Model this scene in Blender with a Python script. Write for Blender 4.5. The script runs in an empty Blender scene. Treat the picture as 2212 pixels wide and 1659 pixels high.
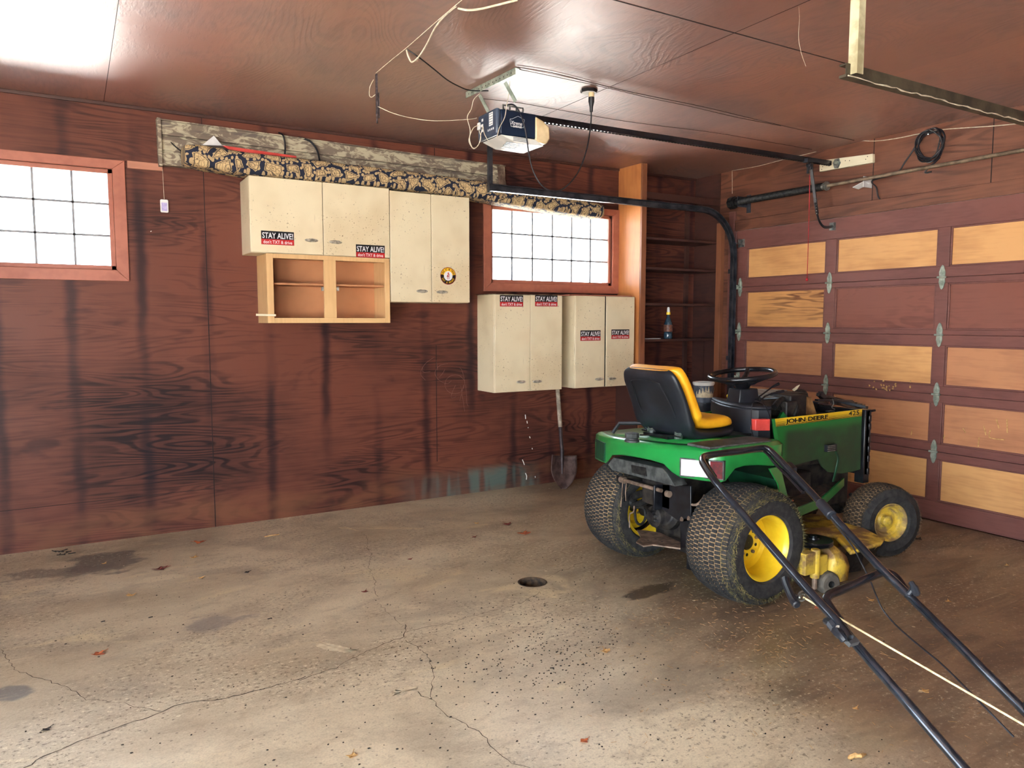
import bpy, math, random
from mathutils import Vector, Matrix, noise as mnoise
random.seed(7)
PI = math.pi
C = bpy.context.scene.collection
V = Vector

# ------------------------------------------------------------------ camera
HC, FPX, YAW, PITCH = 1.45, 1609.85, 0.532117, 0.0851138
D, XR, ZC = 5.50, 5.33, 2.83          # back wall y, right wall x, ceiling z
cam = bpy.data.objects.new('camera', bpy.data.cameras.new('camera'))
C.objects.link(cam)
cam.data.sensor_width = 36; cam.data.lens = FPX * 36 / 2212
cam.data.clip_start = .02
cam.location = (0, 0, HC); cam.rotation_euler = (PI/2 - PITCH, 0, -YAW)
bpy.context.scene.camera = cam
_f = V((math.sin(YAW)*math.cos(PITCH), math.cos(YAW)*math.cos(PITCH), -math.sin(PITCH)))
_r = V((math.cos(YAW), -math.sin(YAW), 0)); _u = _r.cross(_f)
def at(px, py, ax, val):
    """point of a known world plane (ax = 0,1,2) seen at a pixel of the survey photo"""
    d = _f + _r*((px-1106)/FPX) - _u*((py-829.5)/FPX)
    o = V((0, 0, HC)); t = (val - o[ax]) / d[ax]
    return o + d*t
def bk(px, py, d=0): return at(px, py, 1, D-d)
def rw(px, py, d=0): return at(px, py, 0, XR-d)
def fl(px, py, z=0): return at(px, py, 2, z)

# ------------------------------------------------------------------ node helpers
class NT:
    def __init__(s, name):
        s.m = bpy.data.materials.new(name); s.m.use_nodes = True
        s.t = s.m.node_tree; s.t.nodes.clear()
        s.out = s.t.nodes.new('ShaderNodeOutputMaterial')
        s.co = s.n('ShaderNodeTexCoord').outputs['Object']
    def n(s, typ, ins=None, **kw):
        nd = s.t.nodes.new(typ)
        for k, v in kw.items(): setattr(nd, k, v)
        for k, v in (ins or {}).items():
            if isinstance(v, bpy.types.NodeSocket): s.t.links.new(v, nd.inputs[k])
            else: nd.inputs[k].default_value = v
        return nd
    def math(s, op, a, b=0., c=0., clamp=False):
        return s.n('ShaderNodeMath', {0: a, 1: b, 2: c}, operation=op, use_clamp=clamp).outputs[0]
    def map(s, scale=(1, 1, 1), loc=(0, 0, 0), rot=(0, 0, 0), v=None):
        return s.n('ShaderNodeMapping', {'Vector': v or s.co, 'Scale': scale, 'Location': loc, 'Rotation': rot}).outputs[0]
    def noise(s, v, scale=1., detail=3., rough=.55, dist=0., col=False):
        nd = s.n('ShaderNodeTexNoise', {'Vector': v, 'Scale': scale, 'Detail': detail, 'Roughness': rough, 'Distortion': dist})
        return nd.outputs['Color' if col else 'Fac']
    def ramp(s, f, lo, hi, a=0., b=1.):
        return s.n('ShaderNodeMapRange', {'Value': f, 'From Min': lo, 'From Max': hi, 'To Min': a, 'To Max': b}, interpolation_type='SMOOTHSTEP').outputs[0]
    def mix(s, f, a, b):
        nd = s.n('ShaderNodeMix', data_type='RGBA')
        for i, v in ((0, f), (6, a), (7, b)):
            if isinstance(v, bpy.types.NodeSocket): s.t.links.new(v, nd.inputs[i])
            else: nd.inputs[i].default_value = v if i == 0 else (*v, 1)
        return nd.outputs[2]
    def sep(s, v=None):
        return s.n('ShaderNodeSeparateXYZ', {0: v or s.co}).outputs
    def bump(s, h, strength=.3, dist=.01):
        return s.n('ShaderNodeBump', {'Height': h, 'Strength': strength, 'Distance': dist}).outputs[0]
    def done(s, col, rough=.6, metal=0., normal=None, spec=.5, coat=0., ior=1.5):
        p = s.n('ShaderNodeBsdfPrincipled')
        p.inputs['IOR'].default_value = ior; p.inputs['Coat Roughness'].default_value = .12
        for k, v in (('Base Color', col), ('Roughness', rough), ('Metallic', metal), ('Specular IOR Level', spec), ('Coat Weight', coat)):
            if isinstance(v, bpy.types.NodeSocket): s.t.links.new(v, p.inputs[k])
            else: p.inputs[k].default_value = (*v, 1) if k == 'Base Color' else v
        if normal: s.t.links.new(normal, p.inputs['Normal'])
        s.t.links.new(p.outputs[0], s.out.inputs[0])
        return s.m
def S(r, g, b):
    """sRGB 0-255 to linear"""
    return tuple((c/255/12.92) if c/255 <= .04045 else ((c/255+.055)/1.055)**2.4 for c in (r, g, b))

def pm(name, c1, c2, scale=8., lo=.35, hi=.65, rough=.5, metal=0., bump=0., spec=.5, coat=0., detail=4.):
    s = NT(name)
    n = s.noise(s.co, scale, detail)
    f = s.ramp(n, lo, hi)
    return s.done(s.mix(f, c1, c2), rough, metal, s.bump(n, bump) if bump else None, spec, coat)

def ply(name, dark, light, sc=(.5, .5, 3.2), bands=26., fine=(3, 3, 90), rough=.45, spec=.5, stain=None, studs=None, amt=.5, seed=0., green=False, sheets=None, big=1.0, bump=.12, ior=1.5, blot=.3):
    """rotary-cut plywood: contour bands of a stretched noise, fine fibre, broad blotches"""
    s = NT(name)
    v = s.map(sc, (seed, seed*1.7, seed*.6))
    n = s.noise(v, 1., 2.5, .5, .35)
    w = s.math('SINE', s.math('MULTIPLY', n, bands*6.283))
    w = s.ramp(w, -.2, .95)
    gate = s.ramp(s.noise(s.map((.9, .9, 1.4), (seed+3, 1, 2)), 1., 2.), .35, .62)
    w = s.math('MULTIPLY', w, s.math('MULTIPLY', gate, amt))
    fb = s.noise(s.map(fine, (seed, 0, 0)), 1., 2.)
    w = s.math('ADD', w, s.ramp(fb, .35, .75, 0., .28))
    bl = s.noise(s.map((big, big, big*1.6), (seed*2, 5, 1)), 1., 4., .6)
    w = s.math('ADD', w, s.ramp(bl, .3, .72, -.25, blot), clamp=True)
    col = s.mix(w, light, dark)
    x, y, z = s.sep()
    if studs:
        x0, sp = studs
        q = s.math('ABSOLUTE', s.math('SUBTRACT', s.math('FRACT', s.math('DIVIDE', s.math('SUBTRACT', s.math('ADD', x, s.math('MULTIPLY', s.noise(s.map((3, 0, 4)), 1., 2.), .07)), x0+.035), sp)), .5))
        m = s.ramp(q, .36, .49)
        g = s.ramp(s.noise(s.map((2.2, 0, .8), (9, 0, 4)), 1., 3.), .34, .62)
        col = s.mix(s.math('MULTIPLY', s.math('MULTIPLY', m, g), .78), col, stain)
        sm = s.ramp(s.noise(s.map((2.6, 0, 7), (2, 0, 8)), 1., 3.), .60, .72)
        col = s.mix(s.math('MULTIPLY', sm, .45), col, stain)
    if green:
        h = s.ramp(z, .24, .16)
        gx = s.math('MULTIPLY', s.ramp(x, 2.1, 2.7), s.ramp(x, 3.55, 3.45))
        gn = s.ramp(s.noise(s.map((6, 0, 1)), 1., 2.), .42, .55, .15, .8)
        col = s.mix(s.math('MULTIPLY', s.math('MULTIPLY', h, gx), gn), col, S(92, 112, 104))
        lowr = s.math('MULTIPLY', s.ramp(z, .42, .05), s.ramp(s.noise(s.map((2, 0, 5), (4, 0, 3)), 1., 3.), .4, .65, 0, .55))
        col = s.mix(lowr, col, S(128, 84, 58))
    if sheets:
        for (ax, a, b, amount, c2) in sheets:
            k = (x, y, z)[ax]
            msk = s.math('MULTIPLY', s.math('GREATER_THAN', k, a), s.math('LESS_THAN', k, b))
            col = s.mix(s.math('MULTIPLY', msk, amount), col, c2)
    rg = s.ramp(bl, .3, .7, rough-.06, rough+.08)
    return s.done(col, rg, 0., s.bump(w, bump, .004), spec, 0., ior)

# ------------------------------------------------------------------ materials
WALLD, WALLL = S(36, 19, 21), S(110, 63, 49)
m_wall_back = ply('stained plywood wall', WALLD, WALLL, (.42, 1, 3.4), 30, (3, 3, 70), .5, stain=S(24, 14, 24), studs=(.812, .406), green=True, amt=.42, spec=.25, big=.8, blot=.55)
m_wall_right = ply('stained plywood header', S(64, 36, 28), S(118, 74, 54), (1, .5, 3.2), 14, (3, 3, 60), .5, seed=3.)
m_ceiling = ply('plywood ceiling', S(84, 42, 32), S(156, 96, 74), (1.2, .55, 1), 44, (60, 12, 3), .46, spec=1., ior=2.4, amt=.35, blot=.45, seed=5.,
    sheets=[(0, .863, 2.81, .35, S(108, 58, 46)), (0, 3.55, 4.05, .25, S(96, 54, 46)), (0, 4.05, 5.4, .2, S(156, 98, 66)), (1, -3, 2.66, .15, S(104, 62, 56))], bump=.4)
m_seam = pm('dark sheet joint', S(40, 20, 20), S(22, 12, 12), 5, rough=.8)
m_door_frame = ply('red-brown painted rail', S(90, 52, 46), S(122, 78, 70), (1, 1.2, 6), 3, (5, 8, 60), .38, amt=.25, seed=2.)
m_panel_tan = ply('tan plywood panel', S(170, 112, 66), S(218, 164, 104), (1, .9, 2.6), 3, (3, 4, 50), .5, amt=.16, seed=7., big=1.6)
m_panel_tan2 = ply('reddish tan plywood panel', S(136, 82, 56), S(190, 132, 92), (1, .9, 3.2), 5, (3, 4, 60), .5, amt=.2, seed=8.5, big=1.8)
m_panel_red = ply('red-brown plywood panel', S(96, 52, 44), S(132, 80, 66), (1, 1.3, 4), 14, (3, 4, 70), .45, amt=.5, seed=4.2)
m_panel_streak = ply('streaky plywood panel', S(104, 58, 36), S(206, 150, 92), (1, 1.0, 9), 9, (3, 4, 80), .45, amt=1.0, seed=6.4)
m_case_side = ply('honey plywood', S(160, 92, 48), S(200, 132, 76), (1, 2, .8), 7, (30, 30, 4), .42, amt=.3, seed=11.)
m_case_dark = ply('dark stained shelf wood', S(34, 22, 24), S(74, 44, 36), (1, 1, 3), 8, (4, 4, 50), .5, amt=.3, seed=12.)
m_post = ply('brown stained post', S(96, 56, 38), S(140, 88, 60), (3, 3, .6), 6, (40, 40, 3), .5, amt=.3, seed=13.)
m_trim = ply('red window trim', S(140, 78, 62), S(176, 108, 86), (1, 1, 1), 4, (20, 20, 20), .45, amt=.2, seed=14.)
m_maple = ply('pale cabinet wood', S(186, 140, 92), S(222, 182, 128), (3, 3, .7), 6, (50, 50, 3), .45, amt=.25, seed=15.)
m_maple_in = ply('warm cabinet board', S(170, 112, 74), S(196, 136, 92), (1, 1, 1), 4, (8, 8, 8), .55, amt=.1, seed=16.)
m_pine = ply('white pine board', S(206, 190, 150), S(238, 230, 200), (1, .6, 5), 5, (3, 4, 50), .5, amt=.3, seed=17.)

m_unseen = pm('grey painted wall', S(96, 92, 88), S(80, 76, 74), 2, rough=.8)
def enamel():
    s = NT('cream enamel with rust specks')
    n = s.noise(s.co, 2.2, 3.)
    col = s.mix(s.ramp(n, .35, .7), S(232, 218, 184), S(214, 196, 160))
    sp = s.ramp(s.noise(s.co, 95., 2., .6), .66, .70)
    ga = s.ramp(s.noise(s.co, 3.1, 2.), .44, .58)
    col = s.mix(s.math('MULTIPLY', s.math('MULTIPLY', sp, ga), .8), col, S(96, 66, 44))
    st = s.ramp(s.noise(s.map((14, 14, 3)), 1., 3.), .68, .76, 0, .35)
    col = s.mix(st, col, S(150, 122, 92))
    return s.done(col, .38)
m_enamel = enamel()
m_enamel_edge = pm('grimy enamel edge', S(150, 130, 100), S(70, 56, 44), 30, rough=.6)
m_chrome = pm('worn chrome', S(222, 216, 202), S(150, 144, 132), 40, rough=.3, metal=.45)
m_zinc = pm('galvanised steel', S(176, 182, 176), S(120, 126, 124), 25, rough=.35, metal=.8)
m_greenzinc = pm('pale green galvanised steel', S(186, 196, 180), S(140, 152, 138), 25, rough=.4, metal=.5)
m_track = pm('grey track steel', S(88, 92, 100), S(54, 58, 66), 9, rough=.35, metal=.7)
m_track_brown = pm('dusty brown track steel', S(92, 84, 66), S(62, 56, 46), 9, rough=.6, metal=.3)
m_strap = pm('cream painted strap', S(206, 200, 164), S(160, 150, 116), 12, rough=.5)
m_shaft = pm('dusty shaft steel', S(150, 132, 110), S(104, 90, 74), 14, rough=.45, metal=.5)
m_spring = pm('oily black spring', S(54, 54, 52), S(26, 26, 28), 40, rough=.5, metal=.5)
m_black = pm('black plastic', S(34, 38, 46), S(22, 24, 30), 6, rough=.45)
m_blackmetal = pm('black painted metal', S(30, 32, 38), S(18, 18, 22), 20, rough=.3, metal=.2, coat=.4)
m_tube = pm('black chromed tube', S(52, 58, 68), S(34, 38, 46), 30, rough=.24, metal=.6, coat=.7)
m_dirtymetal = pm('greasy dark metal', S(62, 56, 50), S(26, 25, 27), 18, rough=.55, metal=.3, bump=.3)
m_tanmetal = pm('dusty bare steel', S(150, 128, 110), S(104, 84, 70), 25, rough=.6, metal=.3)
m_navy = pm('dark blue steel housing', S(24, 42, 66), S(18, 32, 54), 5, rough=.4, metal=.1)
m_slate = pm('slate grey plastic', S(66, 78, 96), S(50, 60, 78), 9, rough=.4)
m_lens = pm('yellowed translucent plastic', S(226, 204, 164), S(200, 176, 134), 8, rough=.35)
m_lenswhite = pm('white lens plastic', S(246, 244, 236), S(226, 226, 220), 8, rough=.35)
m_white = pm('white card', S(244, 244, 240), S(226, 226, 224), 8, rough=.6)
m_lavender = pm('lavender card', S(196, 186, 226), S(170, 160, 206), 60, rough=.6)
m_red = pm('red plastic', S(222, 84, 74), S(200, 66, 60), 12, rough=.4)
m_redcord = pm('red cord', S(190, 30, 44), S(150, 20, 32), 40, rough=.7)
m_rope = pm('cream rope', S(232, 218, 176), S(206, 186, 140), 80, rough=.8)
m_wirewhite = pm('white cable', S(222, 212, 190), S(190, 176, 150), 30, rough=.5)
m_wireblack = pm('black cable', S(34, 34, 40), S(20, 20, 24), 30, rough=.45)
m_wiredark = pm('thin dark wire', S(84, 60, 52), S(54, 40, 36), 30, rough=.6)
m_batten = ply('light stained batten', S(150, 96, 76), S(184, 126, 100), (1, 1, 5), 4, (4, 4, 60), .5, amt=.2, seed=19.)
m_green = pm('tractor green paint', S(30, 142, 66), S(22, 122, 54), 3, rough=.28, coat=.5)
m_shadegreen = pm('shaded green casting', S(18, 74, 44), S(14, 48, 32), 10, rough=.5)  # tractor green darkened to carry the shade in recess, step panel and pedal arm
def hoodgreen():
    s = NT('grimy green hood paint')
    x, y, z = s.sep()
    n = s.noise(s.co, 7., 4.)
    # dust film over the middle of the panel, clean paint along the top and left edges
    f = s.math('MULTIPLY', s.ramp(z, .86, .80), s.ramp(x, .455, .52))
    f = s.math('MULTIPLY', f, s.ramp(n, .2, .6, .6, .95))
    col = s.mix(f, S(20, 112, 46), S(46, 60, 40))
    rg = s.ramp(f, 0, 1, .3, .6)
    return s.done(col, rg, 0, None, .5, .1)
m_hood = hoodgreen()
m_yellow = pm('tractor yellow paint', S(246, 214, 52), S(226, 186, 30), 6, rough=.35, coat=.3)
def dirtyyellow(name, dirt, thr):
    s = NT(name)
    n = s.noise(s.co, 9., 5., .6)
    col = s.mix(s.ramp(n, thr, thr+.2), S(228, 194, 70), dirt)
    return s.done(col, s.ramp(n, thr, thr+.2, .35, .8), 0, s.bump(n, .3))
m_dirtyyellow = dirtyyellow('dirty yellow deck paint', S(140, 108, 70), .40)
m_rimdirty = dirtyyellow('rusty yellow rim paint', S(150, 124, 84), .34)
m_seat = pm('yellow seat vinyl', S(248, 184, 38), S(232, 160, 24), 5, rough=.42)
m_decal = pm('decal yellow', S(238, 198, 44), S(222, 178, 34), 4, rough=.35)
m_decalblack = pm('decal black', S(26, 22, 16), S(14, 12, 10), 9, rough=.4)
m_rubber = pm('tyre rubber', S(56, 54, 52), S(36, 35, 36), 30, rough=.8, bump=.3)
m_mud = pm('dried grass mud', S(190, 156, 116), S(120, 98, 70), 60, .3, .7, rough=.95, bump=.6)
m_grass = pm('dried grass clippings', S(138, 122, 76), S(84, 82, 46), 40, rough=.9)
m_fronttread = pm('muddy front tread', S(92, 76, 58), S(44, 40, 38), 55, .35, .65, rough=.95, bump=1.)
m_reflect = pm('silver reflector', S(246, 246, 250), S(228, 228, 236), 30, rough=.2, metal=.15)
m_redlens = pm('dark red lens', S(110, 20, 34), S(70, 14, 26), 30, rough=.2, coat=.5)
m_wornblack = pm('worn black bumper', S(84, 88, 86), S(48, 50, 50), 20, rough=.55)
m_steelblue = pm('silver-blue dash plate', S(176, 198, 206), S(128, 146, 152), 14, rough=.35, metal=.4)
m_footmat = pm('dirty foot mat', S(72, 58, 46), S(34, 32, 30), 30, rough=.9, bump=.5)
m_leafo = pm('orange brown leaf', S(196, 110, 62), S(140, 70, 44), 60, rough=.8)
m_leafy = pm('tan leaf', S(220, 180, 116), S(180, 136, 84), 60, rough=.8)
m_leafr = pm('dark red leaf', S(136, 62, 50), S(92, 44, 38), 60, rough=.8)
m_leafd = pm('dark scrap', S(62, 52, 44), S(34, 30, 26), 60, rough=.8)
m_crack = pm('crack dark', S(66, 54, 42), S(44, 38, 32), 60, rough=.95)
m_cracklight = pm('filler pale', S(226, 214, 182), S(204, 190, 158), 30, rough=.9)
m_scratch = pm('bare wood scratch', S(142, 100, 90), S(112, 74, 68), 30, rough=.8)
m_caulk = pm('white caulk', S(246, 244, 236), S(230, 228, 220), 30, rough=.6)
m_bottle = pm('clear blue plastic', S(66, 88, 100), S(36, 60, 76), 30, rough=.15, spec=.8)
m_bottlelabel = pm('orange bottle label', S(120, 76, 56), S(80, 48, 38), 60, rough=.5)
m_pail = pm('grey pail plastic', S(96, 104, 116), S(74, 82, 94), 12, rough=.4)
m_concretehole = pm('drain iron', S(96, 76, 56), S(50, 42, 36), 30, rough=.9, bump=.5)
m_gray = pm('mower grey cast', S(110, 112, 112), S(84, 86, 88), 14, rough=.5, metal=.4)
m_wheelgray = pm('grey rubber roller', S(112, 104, 92), S(84, 78, 70), 22, rough=.8)
m_asphalt = pm('asphalt drive', S(82, 80, 78), S(68, 66, 65), 1.2, rough=.9)
m_ground = pm('pale gravel', S(222, 218, 210), S(200, 196, 188), 1.2, rough=.9)
m_stickblack = pm('sticker black', S(20, 20, 24), S(14, 14, 18), 9, rough=.4)
m_stickred = pm('sticker red', S(196, 44, 44), S(180, 36, 38), 9, rough=.4)
m_stickwhite = pm('sticker white', S(250, 250, 250), S(238, 238, 238), 9, rough=.4)
m_stickyellow = pm('sticker yellow', S(244, 190, 40), S(232, 176, 34), 9, rough=.4)
m_stickred2 = pm('sticker maroon', S(140, 30, 30), S(120, 24, 24), 9, rough=.4)

def peeling():
    s = NT('peeling white paint on grey wood')
    v = s.map((6, 5, 15))
    n = s.noise(v, 1.3, 6., .65, 1.2)
    col = s.mix(s.ramp(n, .44, .54), S(178, 168, 142), S(118, 104, 90))
    k = s.noise(s.map((3, 10, 22), (3, 0, 0)), 1., 4.)
    col = s.mix(s.ramp(k, .58, .70, 0, .75), col, S(92, 82, 76))
    return s.done(col, .75, 0, s.bump(n, .4, .004))
m_peel = peeling()

def paisley():
    """ornamental tan scrollwork on navy cloth, all by nested cells and rings"""
    s = NT('paisley cloth')
    x, y, z = s.sep()
    v0 = s.n('ShaderNodeCombineXYZ', {0: x, 1: s.math('ADD', s.math('MULTIPLY', y, 1.0), s.math('MULTIPLY', z, 1.0)), 2: 0.}).outputs[0]
    wob = s.noise(v0, 9., 2., .5, 0, True)
    v = s.n('ShaderNodeVectorMath', {0: v0, 1: s.n('ShaderNodeVectorMath', {0: wob, 'Scale': .035}, operation='SCALE').outputs[0]}, operation='ADD').outputs[0]
    vs = s.map((9, 12, 1), v=v)
    big = s.n('ShaderNodeTexVoronoi', {'Vector': vs, 'Scale': 1., 'Randomness': .75}, voronoi_dimensions='2D')
    d = big.outputs['Distance']
    edge = s.n('ShaderNodeTexVoronoi', {'Vector': vs, 'Scale': 1., 'Randomness': .75}, voronoi_dimensions='2D', feature='DISTANCE_TO_EDGE').outputs['Distance']
    body = s.ramp(edge, .13, .16)
    rings = s.ramp(s.math('SINE', s.math('MULTIPLY', d, 46.)), .35, .75)
    sm = s.n('ShaderNodeTexVoronoi', {'Vector': v, 'Scale': 62., 'Randomness': .9}, voronoi_dimensions='2D')
    dots = s.ramp(s.math('SINE', s.math('MULTIPLY', sm.outputs['Distance'], 14.)), .1, .5)
    net = s.n('ShaderNodeTexVoronoi', {'Vector': v, 'Scale': 46., 'Randomness': .9}, voronoi_dimensions='2D', feature='DISTANCE_TO_EDGE').outputs['Distance']
    lines = s.ramp(net, .10, .04)
    lip = s.math('MULTIPLY', s.ramp(edge, .18, .20), s.ramp(edge, .25, .23))
    core = s.ramp(d, .20, .16)
    tan = s.mix(s.math('MULTIPLY', lines, .6), S(206, 178, 130), S(70, 54, 46))
    tan = s.mix(s.math('MULTIPLY', lip, .85), tan, S(40, 36, 42))
    tan = s.mix(s.math('MULTIPLY', s.math('MULTIPLY', core, rings), .7), tan, S(60, 48, 44))
    tan = s.mix(s.math('MULTIPLY', dots, .25), tan, S(120, 96, 70))
    petals = s.n('ShaderNodeTexVoronoi', {'Vector': v, 'Scale': 34., 'Randomness': 1.}, voronoi_dimensions='2D').outputs['Distance']
    navy = s.mix(s.ramp(petals, .36, .30), S(24, 30, 50), S(180, 154, 114))
    col = s.mix(body, navy, tan)
    return s.done(col, .85)
m_paisley = paisley()

def concrete():
    s = NT('stained concrete')
    x, y, z = s.sep()
    n1 = s.noise(s.map((.55, .9, 1)), 1., 5., .6, .4)
    n2 = s.noise(s.map((1.6, 2.6, 1), (4, 1, 0)), 1., 5., .62, .5)
    n3 = s.noise(s.co, 22., 4., .6)
    n4 = s.noise(s.co, 130., 3., .6)
    n6 = s.noise(s.map((1, 1.25, 1), (7, 7, 0)), 45., 4., .7)
    col = s.mix(s.ramp(n1, .32, .68), S(228, 216, 186), S(180, 164, 136))
    col = s.mix(s.ramp(n2, .46, .66, 0, .5), col, S(150, 138, 120))
    n5 = s.noise(s.map((5, 8, 1), (1, 4, 0)), 1., 5., .65, .6)
    col = s.mix(s.ramp(n5, .50, .70, 0, .32), col, S(140, 118, 92))
    col = s.mix(s.ramp(n5, .44, .32, 0, .22), col, S(236, 224, 190))
    col = s.mix(s.ramp(s.noise(s.map((1.2, 2.2, 1), (9, 3, 0)), 1., 4., .6, .6), .60, .70, 0, .6), col, S(236, 220, 178))
    # brown dirt where the machines are parked, to the right of the drain
    br = s.math('ADD', s.math('MULTIPLY', s.math('SUBTRACT', x, s.math('MULTIPLY', y, .30)), 1.), s.math('MULTIPLY', n2, .8))
    brm = s.math('MULTIPLY', s.ramp(br, 1.6, 2.5), s.ramp(n1, .25, .6, .6, .95))
    brm = s.math('MULTIPLY', brm, s.ramp(s.math('ADD', y, n2), 4.75, 4.2, .55, 1.))
    col = s.mix(brm, col, s.mix(s.ramp(s.noise(s.map((2, 7, 1), (0, 0, 0), (0, 0, .3)), 1., 5., .7, .5), .35, .65), S(146, 118, 92), S(94, 74, 60)))
    # oil stains
    def spot(px, py, r, ry, c, a, thr=.52):
        p = fl(px, py); nonlocal col
        dx = s.math('DIVIDE', s.math('SUBTRACT', x, p.x), r); dy = s.math('DIVIDE', s.math('SUBTRACT', y, p.y), ry)
        q = s.math('SQRT', s.math('ADD', s.math('MULTIPLY', dx, dx), s.math('MULTIPLY', dy, dy)))
        q = s.math('ADD', q, s.math('MULTIPLY', s.math('SUBTRACT', s.noise(s.map((3, 5, 1), (px*.01, 0, 0)), 1., 4., .65), .5), 3.0))
        col = s.mix(s.ramp(q, 1.15, .75, 0, a), col, c)
    spot(240, 1212, .20, .22, S(100, 96, 94), .8); spot(100, 1240, .25, .12, S(112, 104, 98), .65)
    spot(30, 1495, .06, .06, S(120, 120, 118), .8); spot(450, 1350, .20, .10, S(140, 132, 126), .7)
    spot(1405, 1275, .16, .07, S(66, 52, 42), .85); spot(1500, 1215, .22, .10, S(84, 70, 64), .75)
    spot(850, 1240, .16, .13, S(222, 208, 172), .7); spot(345, 1250, .14, .06, S(228, 216, 184), .85)
    # pits and crumbs
    vo = s.n('ShaderNodeTexVoronoi', {'Vector': s.map((1, 1.3, 1)), 'Scale': 34., 'Randomness': 1.})
    cell = s.sep(vo.outputs['Color'])[0]
    dot = s.math('MULTIPLY', s.ramp(vo.outputs['Distance'], .20, .12), s.math('GREATER_THAN', cell, .62))
    den = s.ramp(s.noise(s.map((.8, 1.1, 1), (2, 7, 0)), 1., 3.), .40, .56)
    col = s.mix(s.math('MULTIPLY', s.math('MULTIPLY', dot, den), .75), col, S(84, 70, 54))
    vo2 = s.n('ShaderNodeTexVoronoi', {'Vector': s.co, 'Scale': 9., 'Randomness': 1.})
    dot2 = s.math('MULTIPLY', s.ramp(vo2.outputs['Distance'], .085, .06), s.math('GREATER_THAN', s.sep(vo2.outputs['Color'])[1], .82))
    col = s.mix(s.math('MULTIPLY', dot2, .8), col, S(236, 226, 196))
    # hairline scratches
    sc = s.noise(s.map((1.2, 26, 1), (0, 0, 0), (0, 0, .35)), 1., 2., .6, .3)
    col = s.mix(s.math('MULTIPLY', s.ramp(sc, .70, .74), .35), col, S(224, 208, 172))
    col = s.mix(s.ramp(n4, .35, .75, 0, .25), col, S(110, 94, 76))
    gate6 = s.ramp(s.noise(s.map((1.1, 1.5, 1), (3, 8, 0)), 1., 3.), .42, .58, .25, 1.)
    col = s.mix(s.math('MULTIPLY', s.ramp(n6, .55, .64, 0, .8), gate6), col, S(112, 94, 72))
    col = s.mix(s.math('MULTIPLY', s.ramp(n6, .43, .35, 0, .65), gate6), col, S(238, 228, 198))
    h = s.math('ADD', s.math('MULTIPLY', n3, .6), s.math('MULTIPLY', n4, .4))
    return s.done(col, s.ramp(n1, .3, .7, .34, .5), 0, s.bump(h, .2, .003), .5)
m_floor = concrete()

def glassmat():
    s = NT('window glass')
    fr = s.n('ShaderNodeFresnel', {'IOR': 1.45}).outputs[0]
    t = s.n('ShaderNodeBsdfTransparent', {'Color': (.96, .98, 1, 1)}); g = s.n('ShaderNodeBsdfGlossy', {'Roughness': .05})
    mx = s.n('ShaderNodeMixShader', {0: fr, 1: t.outputs[0], 2: g.outputs[0]})
    s.t.links.new(mx.outputs[0], s.out.inputs[0]); return s.m
m_glass = glassmat()

# ------------------------------------------------------------------ mesh helpers
_txt = {}
def text2d(ch, off=0.):
    k = (ch, off)
    if k not in _txt:
        cu = bpy.data.curves.new('t', 'FONT'); cu.body = ch; cu.offset = off; cu.resolution_u = 3
        ob = bpy.data.objects.new('t', cu); C.objects.link(ob)
        dg = bpy.context.evaluated_depsgraph_get(); dg.update()
        me = bpy.data.meshes.new_from_object(ob.evaluated_get(dg))
        vs = [v.co.copy() for v in me.vertices]; fs = [tuple(p.vertices) for p in me.polygons]
        bpy.data.objects.remove(ob); bpy.data.meshes.remove(me); bpy.data.curves.remove(cu)
        _txt[k] = (vs, fs)
    return _txt[k]

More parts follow.
